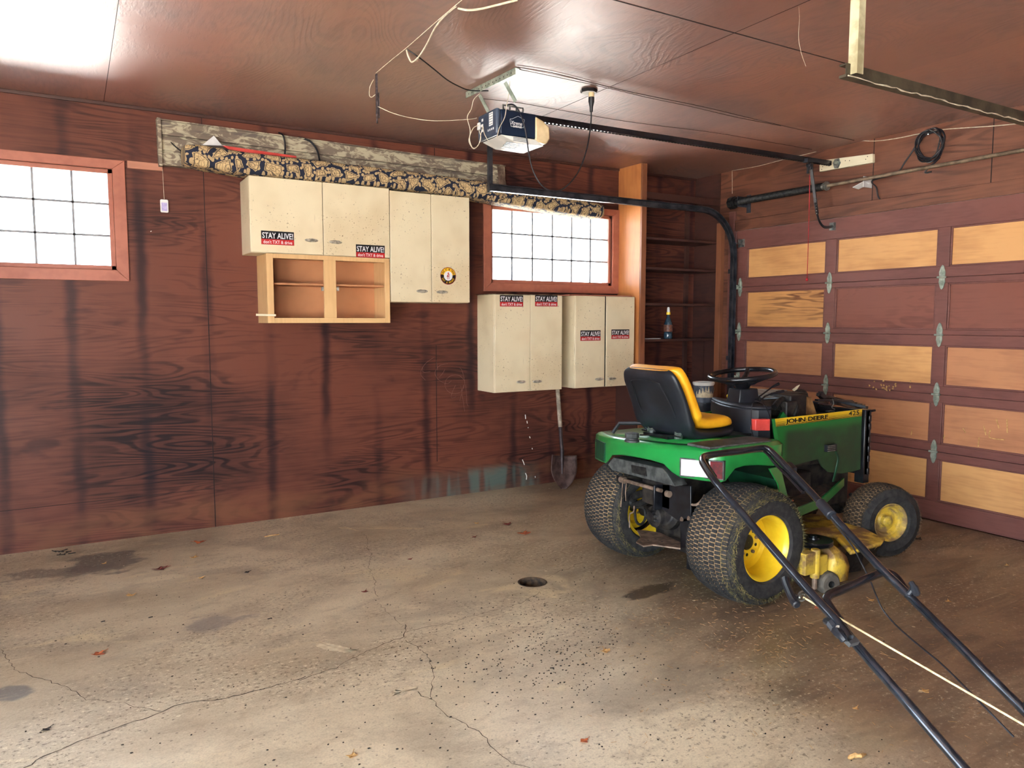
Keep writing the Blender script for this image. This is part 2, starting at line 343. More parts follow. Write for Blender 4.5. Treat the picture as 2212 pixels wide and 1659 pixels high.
class M:
    def __init__(s): s.v = []; s.f = []; s.mi = []
    def add(s, vs, fs, m=0):
        b = len(s.v); s.v += [V(p) for p in vs]
        s.f += [tuple(b+i for i in f) for f in fs]; s.mi += [m]*len(fs); return s
    def box(s, x0, x1, y0, y1, z0, z1, m=0):
        return s.add([(x, y, z) for z in (z0, z1) for y in (y0, y1) for x in (x0, x1)],
                     [(0, 2, 3, 1), (4, 5, 7, 6), (0, 1, 5, 4), (2, 6, 7, 3), (0, 4, 6, 2), (1, 3, 7, 5)], m)
    def hexa(s, lo, hi, m=0):
        """two matching closed loops joined and capped"""
        n = len(lo)
        return s.add(list(lo)+list(hi), [tuple(range(n-1, -1, -1)), tuple(range(n, 2*n))] + [(i, (i+1) % n, n+(i+1) % n, n+i) for i in range(n)], m)
    def ext(s, poly, vec, m=0):
        poly = [V(p) for p in poly]; return s.hexa(poly, [p+V(vec) for p in poly], m)
    def bar(s, a, b, w, h, up=(0, 0, 1), m=0):
        a = V(a); b = V(b); d = (b-a).normalized(); up = V(up)
        sd = d.cross(up)
        if sd.length < 1e-4: sd = d.cross(V((1, 0, 0)))
        sd.normalize(); u = sd.cross(d)
        q = [(-w/2, -h/2), (w/2, -h/2), (w/2, h/2), (-w/2, h/2)]
        return s.hexa([a+sd*i+u*j for i, j in q], [b+sd*i+u*j for i, j in q], m)
    def tube(s, pts, r, n=8, closed=False, m=0, sx=1.):
        pts = [V(p) for p in pts]; k = len(pts)
        rs = r if isinstance(r, (list, tuple)) else [r]*k
        tan = []
        for i in range(k):
            a = pts[(i-1) % k] if (closed or i > 0) else pts[i]; b = pts[(i+1) % k] if (closed or i < k-1) else pts[i]
            t = b-a; tan.append(t.normalized() if t.length > 1e-9 else V((0, 0, 1)))
        ref = V((0, 0, 1)) if abs(tan[0].z) < .9 else V((1, 0, 0))
        u = tan[0].cross(ref).normalized(); vs = []
        for i in range(k):
            u = (u - tan[i]*u.dot(tan[i])); u = u.normalized() if u.length > 1e-6 else tan[i].orthogonal().normalized()
            w = tan[i].cross(u)
            vs += [pts[i] + (u*math.cos(2*PI*j/n)*sx + w*math.sin(2*PI*j/n))*rs[i] for j in range(n)]
        fs = [(i*n+j, i*n+(j+1) % n, ((i+1) % k)*n+(j+1) % n, ((i+1) % k)*n+j) for i in range(k if closed else k-1) for j in range(n)]
        if not closed: fs += [tuple(range(n-1, -1, -1)), tuple(range((k-1)*n, k*n))]
        return s.add(vs, fs, m)
    def cyl(s, a, b, r, n=20, m=0, r2=None): return s.tube([a, b], [r, r if r2 is None else r2], n, m=m)
    def lathe(s, prof, c=(0, 0, 0), ax=(0, 0, 1), n=32, m=0, closed=False, ms=None, cap=False):
        """prof = [(radius, along axis)]"""
        c = V(c); ax = V(ax).normalized(); u = ax.orthogonal().normalized(); w = ax.cross(u); vs = []
        for r, a in prof: vs += [c + ax*a + (u*math.cos(2*PI*j/n) + w*math.sin(2*PI*j/n))*r for j in range(n)]
        k = len(prof); b = len(s.v); s.v += vs
        for i in range(k if closed else k-1):
            for j in range(n):
                s.f.append((b+i*n+j, b+i*n+(j+1) % n, b+((i+1) % k)*n+(j+1) % n, b+((i+1) % k)*n+j)); s.mi.append(ms[i] if ms else m)
        if cap:
            s.f += [tuple(b+j for j in range(n-1, -1, -1)), tuple(b+(k-1)*n+j for j in range(n))]; s.mi += [m, m]
        return s
    def grid(s, fn, nu, nv, m=0):
        b = len(s.v); s.v += [V(fn(i/nu, j/nv)) for j in range(nv+1) for i in range(nu+1)]
        for j in range(nv):
            for i in range(nu):
                a = b+j*(nu+1)+i; s.f.append((a, a+1, a+nu+2, a+nu+1)); s.mi.append(m)
        return s
    def disc(s, c, n_, r, seg=24, m=0, r0=0.):
        c = V(c); n_ = V(n_).normalized(); u = n_.orthogonal().normalized(); w = n_.cross(u)
        o = [c+(u*math.cos(2*PI*j/seg)+w*math.sin(2*PI*j/seg))*r for j in range(seg)]
        if r0 <= 0: return s.add(o, [tuple(range(seg))], m)
        i_ = [c+(u*math.cos(2*PI*j/seg)+w*math.sin(2*PI*j/seg))*r0 for j in range(seg)]
        return s.add(o+i_, [(j, (j+1) % seg, seg+(j+1) % seg, seg+j) for j in range(seg)], m)
    def text(s, t, o, xd, ud, w, h, m=0, off=0., shear=0., bb=None, lift=0.):
        """text t fitted in a w x h box whose lower left corner is o"""
        vs, fs = text2d(t, off)
        rv = text2d(t, 0.)[0]
        x0 = min(p.x for p in rv); x1 = max(p.x for p in rv); y0 = min(p.y for p in rv); y1 = max(p.y for p in rv)
        xd = V(xd).normalized(); ud = V(ud).normalized(); nrm = xd.cross(ud); o = V(o)
        kx, ky = w/(x1-x0), h/(y1-y0)
        return s.add([o + xd*((p.x-x0)*kx + shear*(p.y-y0)*ky) + ud*((p.y-y0)*ky) + nrm*lift for p in vs], fs, m)
    def build(s, name, mats, parent=None, ang=35, bevel=0., loc=None, seg=2, subsurf=0, keep=False):
        me = bpy.data.meshes.new(name)
        ob = bpy.data.objects.new(name, me); C.objects.link(ob)
        off = V((0, 0, 0))
        if parent is not None:
            ob.parent = parent; off = parent.get('_o') and V(parent['_o']) or off
            ob['_o'] = tuple(off)
        else:
            off = V(loc) if loc is not None else off
            ob.location = off; ob['_o'] = tuple(off)
        me.from_pydata([tuple(p-off) for p in s.v], [], s.f)
        mats = mats if isinstance(mats, (list, tuple)) else [mats]
        for q in mats: me.materials.append(q)
        if len(mats) > 1: me.polygons.foreach_set('material_index', s.mi)
        me.validate(clean_customdata=False)
        if not keep:
            import bmesh
            bm = bmesh.new(); bm.from_mesh(me); bmesh.ops.recalc_face_normals(bm, faces=bm.faces); bm.to_mesh(me); bm.free()
        if ang:
            me.shade_smooth(); me.set_sharp_from_angle(angle=math.radians(ang))
        if bevel:
            b = ob.modifiers.new('bevel', 'BEVEL'); b.width = bevel; b.segments = seg; b.limit_method = 'ANGLE'; b.angle_limit = math.radians(40)
        if subsurf:
            b = ob.modifiers.new('sub', 'SUBSURF'); b.levels = b.render_levels = subsurf
        return ob

def pieces(m, name, mats, parent, **kw):
    """link every connected piece of m as a part of its own"""
    par = list(range(len(m.v)))
    def fd(i):
        while par[i] != i: par[i] = par[par[i]]; i = par[i]
        return i
    for f in m.f:
        for k in f[1:]: par[fd(f[0])] = fd(k)
    gr = {}
    for f, mi in zip(m.f, m.mi): gr.setdefault(fd(f[0]), []).append((f, mi))
    out = []
    for fs in gr.values():
        idx = {}; q = M()
        for f, mi in fs:
            for i in f:
                if i not in idx: idx[i] = len(q.v); q.v.append(m.v[i])
            q.f.append(tuple(idx[i] for i in f)); q.mi.append(mi)
        out.append(q.build(name, mats, parent, **kw))
    return out
def thing(name, label, cat, loc, group=None):
    o = bpy.data.objects.new(name, None); C.objects.link(o); o.location = loc; o['_o'] = tuple(loc)
    o.empty_display_size = .05
    return tag(o, label, cat, group)
def tag(o, label, cat, group=None):
    o['label'] = label; o['category'] = cat
    if group: o['group'] = group
    return o
def struct(o): o['kind'] = 'structure'; return o
def cr(p, n=6, closed=False):
    """Catmull-Rom through points"""
    p = [V(q) for q in p]; k = len(p); out = []
    for i in range(k if closed else k-1):
        a = p[(i-1) % k] if (closed or i > 0) else p[i]; b = p[i]; c = p[(i+1) % k]; d = p[(i+2) % k] if (closed or i < k-2) else c
        for j in range(n):
            t = j/n
            out.append(.5*((2*b)+(c-a)*t+(2*a-5*b+4*c-d)*t*t+(3*b-a-3*c+d)*t*t*t))
    if not closed: out.append(p[-1])
    return out

def wallholes(us, vs, holes, P, th, name, mat, extra_mats=None):
    """wall on a grid with rectangular holes; P(u,v,t) -> point, t = 0 inside face, 1 outside"""
    m = M()
    def hole(u, v): return any(a < u < b and c < v < d for a, b, c, d in holes)
    for i in range(len(us)-1):
        for j in range(len(vs)-1):
            uc, vc = (us[i]+us[i+1])/2, (vs[j]+vs[j+1])/2
            if hole(uc, vc): continue
            for t in (0, th): m.add([P(us[i], vs[j], t), P(us[i+1], vs[j], t), P(us[i+1], vs[j+1], t), P(us[i], vs[j+1], t)], [(0, 1, 2, 3) if t == 0 else (3, 2, 1, 0)])
    for a, b, c, d in holes + [(us[0], us[-1], vs[0], vs[-1])]:
        for (u0, v0, u1, v1) in ((a, c, b, c), (b, c, b, d), (b, d, a, d), (a, d, a, c)):
            m.add([P(u0, v0, 0), P(u1, v1, 0), P(u1, v1, th), P(u0, v0, th)], [(0, 1, 2, 3)])
    return struct(m.build(name, mat, ang=0, keep=True))

# ================================================================== SETTING
XL, YF = -2.6, -3.2
# floor with the drain hole
dc = fl(1150, 1258); DR = .076
m = M(); q = .2
xs = [XL-.1, dc.x-q, dc.x+q, XR+.1]; ys = [YF-.1, dc.y-q, dc.y+q, D+.1]
for i in range(3):
    for j in range(3):
        if i == 1 and j == 1: continue
        m.add([(xs[i], ys[j], 0), (xs[i+1], ys[j], 0), (xs[i+1], ys[j+1], 0), (xs[i], ys[j+1], 0)], [(0, 1, 2, 3)])
n = 48; ring = []; sq = []
for k in range(n):
    a = 2*PI*k/n; cx, sy = math.cos(a), math.sin(a); f = q/max(abs(cx), abs(sy))
    ring.append((dc.x+cx*DR, dc.y+sy*DR, 0)); sq.append((dc.x+cx*f, dc.y+sy*f, 0))
m.add(ring+sq, [(k, n+k, n+(k+1) % n, (k+1) % n) for k in range(n)])
m.add([(x, y, -.14) for x, y in ((xs[0], ys[0]), (xs[3], ys[0]), (xs[3], ys[3]), (xs[0], ys[3]))], [(3, 2, 1, 0)])
floor = struct(m.build('floor', m_floor, ang=0, keep=True))
m = M().lathe([(DR+.006, .002), (DR, .003), (DR-.004, 0), (DR-.004, -.09)], dc, (0, 0, 1), 40).disc(dc-V((0, 0, .085)), (0, 0, 1), DR, 40)
for k in range(5): m.bar(dc+V((-.05, -.045+.0225*k, -.07)), dc+V((.05, -.045+.0225*k, -.07)), .006, .006)
tag(m.build('floor_drain', m_concretehole, loc=dc), 'round rusty floor drain sunk in the concrete', 'drain')

# back wall, windows cut out
gz0, gz1 = 1.775, 2.415
w1 = (-1.03, .265, gz0, gz1); w2 = (3.03, 4.30, 1.765, 2.40)
P = lambda u, v, t: V((u, D+t, v))
wb = wallholes([XL-.12, w1[0], w1[1], w2[0], w2[1], XR+.12], [0, w2[2], gz0, w2[3], gz1, ZC], [w1, w2], P, .14, 'wall_back', m_wall_back)
# sheet joints, scratches and caulk on the back wall (children)
m = M()
for x, z0, z1 in ((.812, 0, ZC), (2.527, .30, 1.25), (2.527, 2.4, ZC)): m.box(x-.0025, x+.0025, D-.0015, D+.001, z0, z1)
m.bar((XL, D, .272), (.81, D, .276), .004, .003, (0, 0, 1))
m.build('sheet_joint', m_seam, wb, 0)
def marks(strokes, r, plane, name, mat, parent, n=5):
    m = M()
    for st in strokes: m.tube(cr([plane(*q) for q in st], 5), r, n)
    return m.build(name, mat, parent)
Z8 = lambda x, y: bk(880+x/4.61, 740+y/4.61, .001)
marks([[(260, 150), (190, 200), (145, 260), (135, 320), (180, 375)], [(150, 250), (160, 295), (230, 290)], [(288, 175), (295, 230), (300, 275)], [(400, 210), (330, 225), (290, 265), (275, 310), (310, 370), (380, 410)],
       [(375, 265), (345, 315), (315, 345)], [(570, 380), (520, 330), (450, 325), (390, 365), (375, 430), (410, 490), (480, 510), (540, 480), (570, 400), (545, 280), (520, 250)],
       [(480, 425), (445, 500), (440, 550), (485, 540)], [(532, 430), (545, 520), (560, 610), (570, 685)], [(580, 420), (588, 520), (592, 600), (605, 635)], [(560, 420), (540, 510), (520, 580)], [(440, 380), (400, 410), (380, 400)]],
      .0010, Z8, 'scratch', m_scratch, wb)
marks([[(1173, 718), (1176, 740), (1177, 760)], [(1190, 780), (1194, 805)], [(1200, 845), (1204, 850)], [(1216, 935), (1222, 952)], [(1241, 1050), (1245, 1062)], [(1145, 1165), (1155, 1190), (1165, 1218)], [(1175, 1300), (1187, 1330), (1184, 1365)], [(1272, 1330), (1274, 1345)]],
      .0042, Z8, 'caulk_drip', m_caulk, wb)
marks([[(1000, 1250), (1002, 1253)]], .004, lambda x, y: bk(x/3.07, 180+(y-270)/3.07, .001), 'nail_mark', m_caulk, wb)

# right wall with the door opening
dy0, dy1, dzt = 1.92, 4.97, 2.275
P = lambda u, v, t: V((XR+t, u, v))
wr = wallholes([YF-.12, dy0, dy1, D+.12], [0, dzt, ZC], [(dy0, dy1, -1, dzt)], P, .14, 'wall_right', m_wall_right)
m = M()
for y in (3.61, 2.75): m.box(XR-.0015, XR+.001, y-.003, y+.003, 2.35, ZC)
m.build('sheet_joint', m_seam, wr, 0)
P = lambda u, v, t: V((XL-t, u, v))
OPEN = (-2.7, 2.2, 0, 2.35)
wallholes([YF-.12, OPEN[0], OPEN[1], D+.12], [0, OPEN[3], ZC], [(OPEN[0], OPEN[1], -1, OPEN[3])], P, .14, 'wall_left', m_unseen)
P = lambda u, v, t: V((u, YF-t, v))
OPF = (-2.3, -.7, 0, 2.05)  # unseen opening, added to brighten the near floor and the cabinet fronts
wallholes([XL-.12, OPF[0], OPF[1], XR+.12], [0, OPF[3], ZC], [(OPF[0], OPF[1], -1, OPF[3])], P, .14, 'wall_front', m_unseen)
# ceiling
m = M().box(XL-.14, XR+.14, YF-.14, D+.14, ZC, ZC+.12)
ce = struct(m.build('ceiling', m_ceiling, ang=0))
m = M()
for x in (.235, 2.81): m.box(x-.0015, x+.0015, YF, D, ZC-.001, ZC+.001)
m.box(XL, XR, 2.662-.004, 2.662+.004, ZC-.001, ZC+.001)
m.box(XL, XR, .2, .206, ZC-.001, ZC+.001)
m.build('sheet_joint', m_seam, ce, 0)
# outdoor ground
m = M().box(-16, 20, D+.2, 22, -.4, -.15)
struct(m.build('ground', m_ground, ang=0))
m = M().box(-16, XL-.2, -16, D+.19, -.4, -.15).box(XL-.2, 20, -16, YF-.2, -.4, -.15)
struct(m.build('ground', m_asphalt, ang=0))
# trims
m = M().box(XR-.018, XR+.002, dy0-.1, dy1+.02, dzt-.005, 2.365)
struct(m.build('trim_1', m_wall_right, bevel=.004))
m = M().box(XR-.03, XR+.002, dy1-.005, dy1+.06, 0, 2.45)
struct(m.build('trim_2', m_door_frame, bevel=.004))
m = M().box(XL, XR, D-.012, D+.001, ZC-.022, ZC)
struct(m.build('trim_3', m_case_dark, bevel=.003))

def window(n, x0, x1, z0, z1, label):
    root = bpy.data.objects.new('window_%d' % n, None); C.objects.link(root); root.location = (x0, D, z0); root['_o'] = (x0, D, z0); struct(root)
    c = .072; m = M()
    y0 = D-.018
    A = [(x0-c, z0-c), (x1+c, z0-c), (x1+c, z1+c*.8), (x0-c, z1+c*.8)]; B = [(x0, z0), (x1, z0), (x1, z1), (x0, z1)]
    for i in range(4):
        a, b, b2, a2 = A[i], A[(i+1) % 4], B[(i+1) % 4], B[i]
        m.ext([(p[0], y0, p[1]) for p in (a, b, b2, a2)], (0, .019, 0))
    m.build('window_trim', m_trim, root, bevel=.003)
    m = M(); t = .028
    for a in ((x0, x1, z0, z0+t), (x0, x1, z1-t, z1), (x0, x0+t, z0, z1), (x1-t, x1, z0, z1)): m.box(a[0], a[1], D+.01, D+.06, a[2], a[3])
    m.build('window_frame', m_trim, root, bevel=.003)
    m = M(); w = .0065
    ix0, ix1, iz0, iz1 = x0+t*.6, x1-t*.6, z0+t*.6, z1-t*.6
    for k in range(1, 6):
        x = ix0+(ix1-ix0)*k/6; m.box(x-w, x+w, D+.025, D+.04, iz0, iz1)
    for k in range(1, 3):
        z = iz0+(iz1-iz0)*k/3; m.box(ix0, ix1, D+.025, D+.04, z-w, z+w)
    m.build('muntin_grid', pm('muntin paint %d' % n, S(150, 150, 150), S(120, 120, 124), 9), root)
    M().box(ix0, ix1, D+.030, D+.034, iz0, iz1).build('window_pane', m_glass, root, 0)
window(1, *w1, ''); window(2, *w2, '')

# ================================================================== GARAGE DOOR
d1 = bpy.data.objects.new('door_1', None); C.objects.link(d1); d1.location = (XR, 3.44, 0); d1['_o'] = (XR, 3.44, 0); struct(d1)
rowz = [(.145, .454), (.563, .863), (.981, 1.272), (1.383, 1.714), (1.828, 2.105)]
joints = [0.012, .507, .921, 1.347, 1.755, 2.272]
cols = [(4.002, 4.832), (3.084, 3.907), (2.13, 3.0)]
pmats = [[m_panel_tan2, m_panel_tan, m_panel_tan], [m_panel_tan2, m_panel_tan2, m_panel_tan2], [m_panel_tan2, m_panel_tan, m_panel_tan2], [m_panel_streak, m_panel_red, m_panel_red], [m_panel_tan, m_panel_tan, m_panel_tan]]
for i in range(5):
    z0, z1 = joints[i]+.0015, joints[i+1]-.0015; a, b = rowz[i]
    m = M(); ys_ = [dy0+.005, cols[2][0], cols[2][1], cols[1][0], cols[1][1], cols[0][0], cols[0][1], dy1-.008]
    m.box(XR, XR+.042, ys_[0], ys_[-1], z0, a); m.box(XR, XR+.042, ys_[0], ys_[-1], b, z1); m.box(XR+.02, XR+.06, ys_[0], ys_[-1], z0-.02, z0+.02)
    for k in (0, 2, 4, 6): m.box(XR+.0005, XR+.0415, ys_[k], ys_[k+1], a, b)
    for c0, c1 in cols:                         # moulding lip round each panel
        L = .012
        for q in ((c0, c1, a, a+L), (c0, c1, b-L, b), (c0, c0+L, a+L, b-L), (c1-L, c1, a+L, b-L)): m.box(XR+.006, XR+.02, *q)
    sec = m.build('door_section', m_door_frame, d1, bevel=.0025)
    for k, (c0, c1) in enumerate(cols):
        M().box(XR+.016, XR+.026, c0+.002, c1-.002, a+.002, b-.002).build('panel', pmats[i][k], sec, 0)
def hinge(y, z, side=False):
    m = M()
    for sg in (1, -1):
        q = [(-.019, .0), (.019, .0), (.022, .035), (.010, .075), (0, .085), (-.010, .075), (-.022, .035)]
        m.ext([(XR-.006, y+p, z+sg*(t+.002)) for p, t in q], (.005, 0, 0))
        m.box(XR-.010, XR-.005, y-.007, y+.007, z+sg*.012 if sg > 0 else z-.06, z+.06 if sg > 0 else z-.012)
        m.cyl((XR-.013, y, z+sg*.045), (XR-.004, y, z+sg*.045), .005, 8)
    m.cyl((XR-.012, y-.03, z), (XR-.012, y+.03, z), .008, 10)
    if side: m.cyl((XR-.03, y-.02, z), (XR-.03, y+.06, z), .006, 8).cyl((XR-.03, y+.01, z), (XR-.03, y+.03, z), .02, 14)
    return m.build('hinge', m_greenzinc, d1)
for z in joints[1:5]:
    for y in (4.90, 3.957, 3.042, 2.03): hinge(y, z, y > 4.8)
m = M().box(XR-.012, XR-.001, 4.86, 4.93, 2.12, 2.19).cyl((XR-.03, 4.86, 2.155), (XR-.03, 4.95, 2.155), .006, 8).box(XR-.035, XR-.01, 4.86, 4.875, 2.135, 2.175)
m.build('top_roller_bracket', m_zinc, d1)
M().disc(rw(1973, 1081, .001)-V((0, 0, 0)), (-1, 0, 0), .006, 10).build('screw', m_caulk, d1)
# plaster flecks stuck to the rail
m = M(); random.seed(3)
for k in range(22):
    p = rw(1895+random.gauss(25, 28), 835+random.gauss(0, 6), .001)
    m.ext([p+V((0, math.cos(a)*random.uniform(.003, .011), math.sin(a)*random.uniform(.003, .012))) for a in [j*PI/3 for j in range(6)]], (-.003, 0, 0))
m.build('plaster_fleck', m_leafy, d1)
marks([[(1160+x, y) for x, y in s_] for s_ in ([(855, 920), (860, 940)], [(870, 928), (868, 945), (900, 950)], [(882, 905), (888, 925)], [(845, 945), (843, 965)], [(810, 925), (816, 935)], [(770, 940), (768, 948)], [(740, 925), (735, 938)], [(905, 905), (906, 935)], [(700, 930), (698, 940)])], .0035, lambda x, y: rw(x+1175-1160+95, y, -.014), 'scratch', m_leafy, d1)

# door tracks ---------------------------------------------------------------
def track(root, y, x_end, mat, ztop=2.43):
    R, xv = .40, 5.255
    path = [V((xv, y, .03)), V((xv, y, ztop-R))]
    path += [V((xv-R+R*math.cos(a), y, ztop-R+R*math.sin(a))) for a in [PI/2*k/12 for k in range(1, 13)]] + [V((x_end, y, ztop))]
    m = M(); w, h = .052, .032
    loops = []
    for i, p in enumerate(path):
        t = (path[min(i+1, len(path)-1)]-path[max(i-1, 0)]).normalized(); nr = t.cross(V((0, 1, 0))); sd = V((0, 1, 0))
        prof = [(-h/2, w/2), (h/2, w/2), (h/2, w/2-.01), (-h/2+.004, w/2-.01), (-h/2+.004, -w/2+.006), (h/2, -w/2+.006), (h/2, -w/2), (-h/2, -w/2)]
        loops.append([p+sd*a*(-1 if y > 3 else 1)+nr*b for a, b in prof])
    k = 8
    vs = [q for l in loops for q in l]
    fs = [(i*k+j, i*k+(j+1) % k, (i+1)*k+(j+1) % k, (i+1)*k+j) for i in range(len(loops)-1) for j in range(k)] + [tuple(range(k)), tuple(range((len(loops)-1)*k, len(loops)*k))]
    m.add(vs, fs); m.build('track_rail', mat, root, 30)
tl = thing('door_track', 'curved grey steel door track beside the shelf unit, running over the paisley cushion', 'door track', (5.255, 4.92, 0))
track(tl, 4.92, 2.71, m_track)
m = M(); xs_ = 2.735; m.bar((xs_, 4.955, 2.40), (xs_, 4.955, ZC), .03, .004, (0, 1, 0)).bar((xs_-.013, 4.97, 2.40), (xs_-.013, 4.97, ZC), .004, .03, (0, 1, 0))
m.cyl((xs_, 4.93, 2.432), (xs_, 4.97, 2.432), .007, 8); m.build('hanger_strap', m_track, tl, 0)
m = M()
for z in (.3, 1.1, 1.9): m.box(5.245, XR-.031, 4.945, 4.975, z-.02, z+.02)
pieces(m, 'wall_bracket', m_track, tl, ang=0)
tr = thing('door_track', 'dusty brown horizontal door track hanging from a cream strap at upper right', 'door track', (5.255, 1.95, 0))
track(tr, 1.95, 2.66, m_track_brown)
m = M(); m.box(2.685, 2.689, 1.905, 1.945, 2.415, ZC-.001).box(2.689, 2.725, 1.905, 1.909, 2.415, ZC-.001).box(2.689, 2.6925, 1.909, 1.9125, 2.415, ZC-.001)
m.build('hanger_strap', m_strap, tr, 0)
m = M(); random.seed(5); pts = [V((2.66+i*.035, 1.925+random.uniform(-.002, .002), 2.404+random.uniform(-.004, .003))) for i in range(45)]
m.tube(pts, [.0015+random.random()*.0022 for _ in pts], 5)
m.build('cobweb_lint', m_wirewhite, tr)

# torsion shaft --------------------------------------------------------------
ts = thing('torsion_shaft', 'steel door shaft with a black coil spring, mounted above the garage door', 'door spring', (XR-.1, 3.4, 2.51))
sx = XR-.1
M().cyl((sx, 1.9, 2.525), (sx, 4.99, 2.515), .0135, 16).build('shaft', m_shaft, ts)
prof = []; y = 0
while y < .86: prof += [(.026, y), (.0305, y+.004), (.026, y+.008)]; y += .008
M().lathe(prof, (sx, 3.98, 2.517), (0, 1, 0), 16).build('coil_spring', m_spring, ts, 60)
M().lathe([(.014, 0), (.034, .002), (.036, .018), (.026, .03), (.024, .05)], (sx, 3.93, 2.517), (0, 1, 0), 18).cyl((sx-.045, 3.94, 2.53), (sx+.02, 3.94, 2.53), .008, 8).build('winding_cone', m_zinc, ts)
M().lathe([(.014, 0), (.03, .0), (.03, .03), (.046, .03), (.046, .045), (.056, .05), (.056, .1), (.03, .12), (.014, .12)], (sx, 4.85, 2.515), (0, 1, 0), 8).build('cable_drum', m_spring, ts)
m = M().box(sx-.03, XR-.001, 4.84, 4.846, 2.47, 2.56).box(XR-.006, XR-.001, 4.80, 4.846, 2.42, 2.58); m.build('end_bracket', m_track, ts)
m = M().ext([(sx+.06, 3.70, 2.46), (sx+.0, 3.71, 2.47), (sx+.0, 3.62, 2.50), (sx+.06, 3.60, 2.49)], (0, 0, .004)).box(sx-.004, XR-.001, 3.615, 3.62, 2.46, 2.54); m.build('centre_bracket', m_white, ts)

# cable coil and cables on the right wall --------------------------------------
t = thing('cable_coil', 'black cable coiled and hung high on the wall above the garage door', 'cable', rw(2008, 310))
m = M(); random.seed(11); pts = []
cc = rw(2010, 312, .03)
for k in range(96):
    a = k/96*2*PI*6; r = .098+.012*math.sin(k*.35)+.008*math.sin(k*1.1)
    pts.append(cc+V((math.sin(k*.7)*.012, -r*math.cos(a)*.92+.008*math.sin(k*.13), r*math.sin(a)*1.05)))
m.tube(cr(pts, 2), .0052, 6)
m.build('coil', m_wireblack, t)
m = M(); m.tube(cr([rw(1985, 300, .02), rw(1975, 320, .02), rw(1955, 350, .015), rw(1935, 375, .012), rw(1885, 390, .012), rw(1893, 405, .012), rw(1897, 425, .012), rw(1906, 436, .012)], 6), .0055, 6)
m.tube(cr([rw(2030, 340, .02), rw(2018, 352, .015), rw(2008, 360, .012), rw(1998, 373, .02), rw(2012, 371, .015)], 5), .0055, 6)
pieces(m, 'loose_end', m_wireblack, t)
M().cyl(rw(2005, 290, 0), rw(2005, 290, .05), .004, 8).build('nail', m_zinc, t)

tag(M().tube(cr([rw(1906, 436, .006), rw(1960, 425, .006), rw(2035, 415, .006), rw(2120, 402, .006), rw(2212, 386, .006)], 4), .003, 6).build('wall_cable', m_wireblack, loc=rw(1960, 425)), 'thin dark cable lying along the ledge above the garage door', 'cable')
R3 = lambda x, y, d=.012: rw(1520+x/3.19, 230+y/3.19, d)
tag(M().tube(cr([R3(1035, 232), R3(1180, 238), R3(1340, 218), R3(1500, 185), R3(1640, 160), R3(1790, 148), R3(2000, 134), R3(2208, 112), R3(2500, 60)], 5), .003, 6).build('wall_cable', m_wirewhite, loc=R3(1500, 185)), 'thin white cable running along the top of the wall behind the coiled cable', 'cable')
tag(M().tube([R3(197, 600), R3(197, 520), R3(196, 443)] + cr([R3(196, 443), R3(380, 410), R3(590, 355), R3(690, 333), R3(775, 312)], 5), .0022, 6).build('wall_cable', m_wirewhite, loc=R3(196, 443)), 'thin white cable bending up the corner and rising behind the opener rail', 'cable')

# pine board + header bracket ----------------------------------------------------
t = thing('header_board', 'short cream pine board screwed to the wall where the opener rail ends', 'board', (XR, 3.85, 2.69))
a, b, c, d = rw(1770, 347, .03), rw(1885, 332, .03), rw(1885, 351, .03), rw(1770, 371, .03)
M().ext([a, b, c, d], (.03, 0, 0)).build('board', m_pine, t, bevel=.002)
m = M()
for px, py in ((1777, 360), (1874, 338), (1870, 344), (1835, 347), (1826, 347), (1775, 366)): m.disc(rw(px, py, .0315), (-1, 0, 0), .004, 8)
pieces(m, 'screw', m_blackmetal, t, ang=0)
p0 = rw(1808, 353, .03)
m = M().ext([p0+V((0, u, v)) for u, v in ((-.035, 0), (-.02, .035), (.02, .035), (.035, .005), (.02, -.035), (-.015, -.04))], (-.004, 0, 0)).cyl(p0, p0+V((-.03, 0, 0)), .012, 10).box(p0.x-.06, p0.x-.004, p0.y-.018, p0.y-.014, p0.z-.012, p0.z+.012)
m.build('header_bracket', m_zinc, t)

# ================================================================== OPENER
YO = 3.88
op = thing('garage_door_opener', 'dark blue opener motor hung from the ceiling, with a long black rail to the wall', 'garage door opener', (2.25, YO, 2.6))
ox0, ox1, oz0, oz1 = 2.115, 2.385, 2.505, 2.645
m = M().box(ox0+.03, ox1, YO-.11, YO+.11, oz0, oz1); m.build('motor_housing', m_navy, op, bevel=.006)
m = M().box(ox0, ox0+.032, YO-.112, YO+.112, oz0-.004, oz1+.004); bp = m.build('rear_panel', m_slate, op, bevel=.012)
m = M(); px_ = ox0-.0012
m.box(px_-.0005, px_, YO-.075, YO-.03, oz0+.055, oz1-.012)
for k in range(4): m.box(px_-.0005, px_, YO-.085+.02*k, YO-.075+.02*k, oz0+.028, oz0+.04)
for k in range(3): m.box(px_-.0005, px_, YO+.04, YO+.06+.01*(k % 2), oz0+.04+.03*k, oz0+.055+.03*k)
m.box(px_-.008, px_, YO+.075, YO+.10, oz0+.06, oz0+.10)
pieces(m, 'printed_mark', m_white, bp, ang=0)
m = M()
for k in range(5): m.box(px_-.0009, px_-.0004, YO-.072, YO-.033, oz0+.062+.014*k, oz0+.065+.014*k)
m.build('label_print', m_slate, bp, 0)
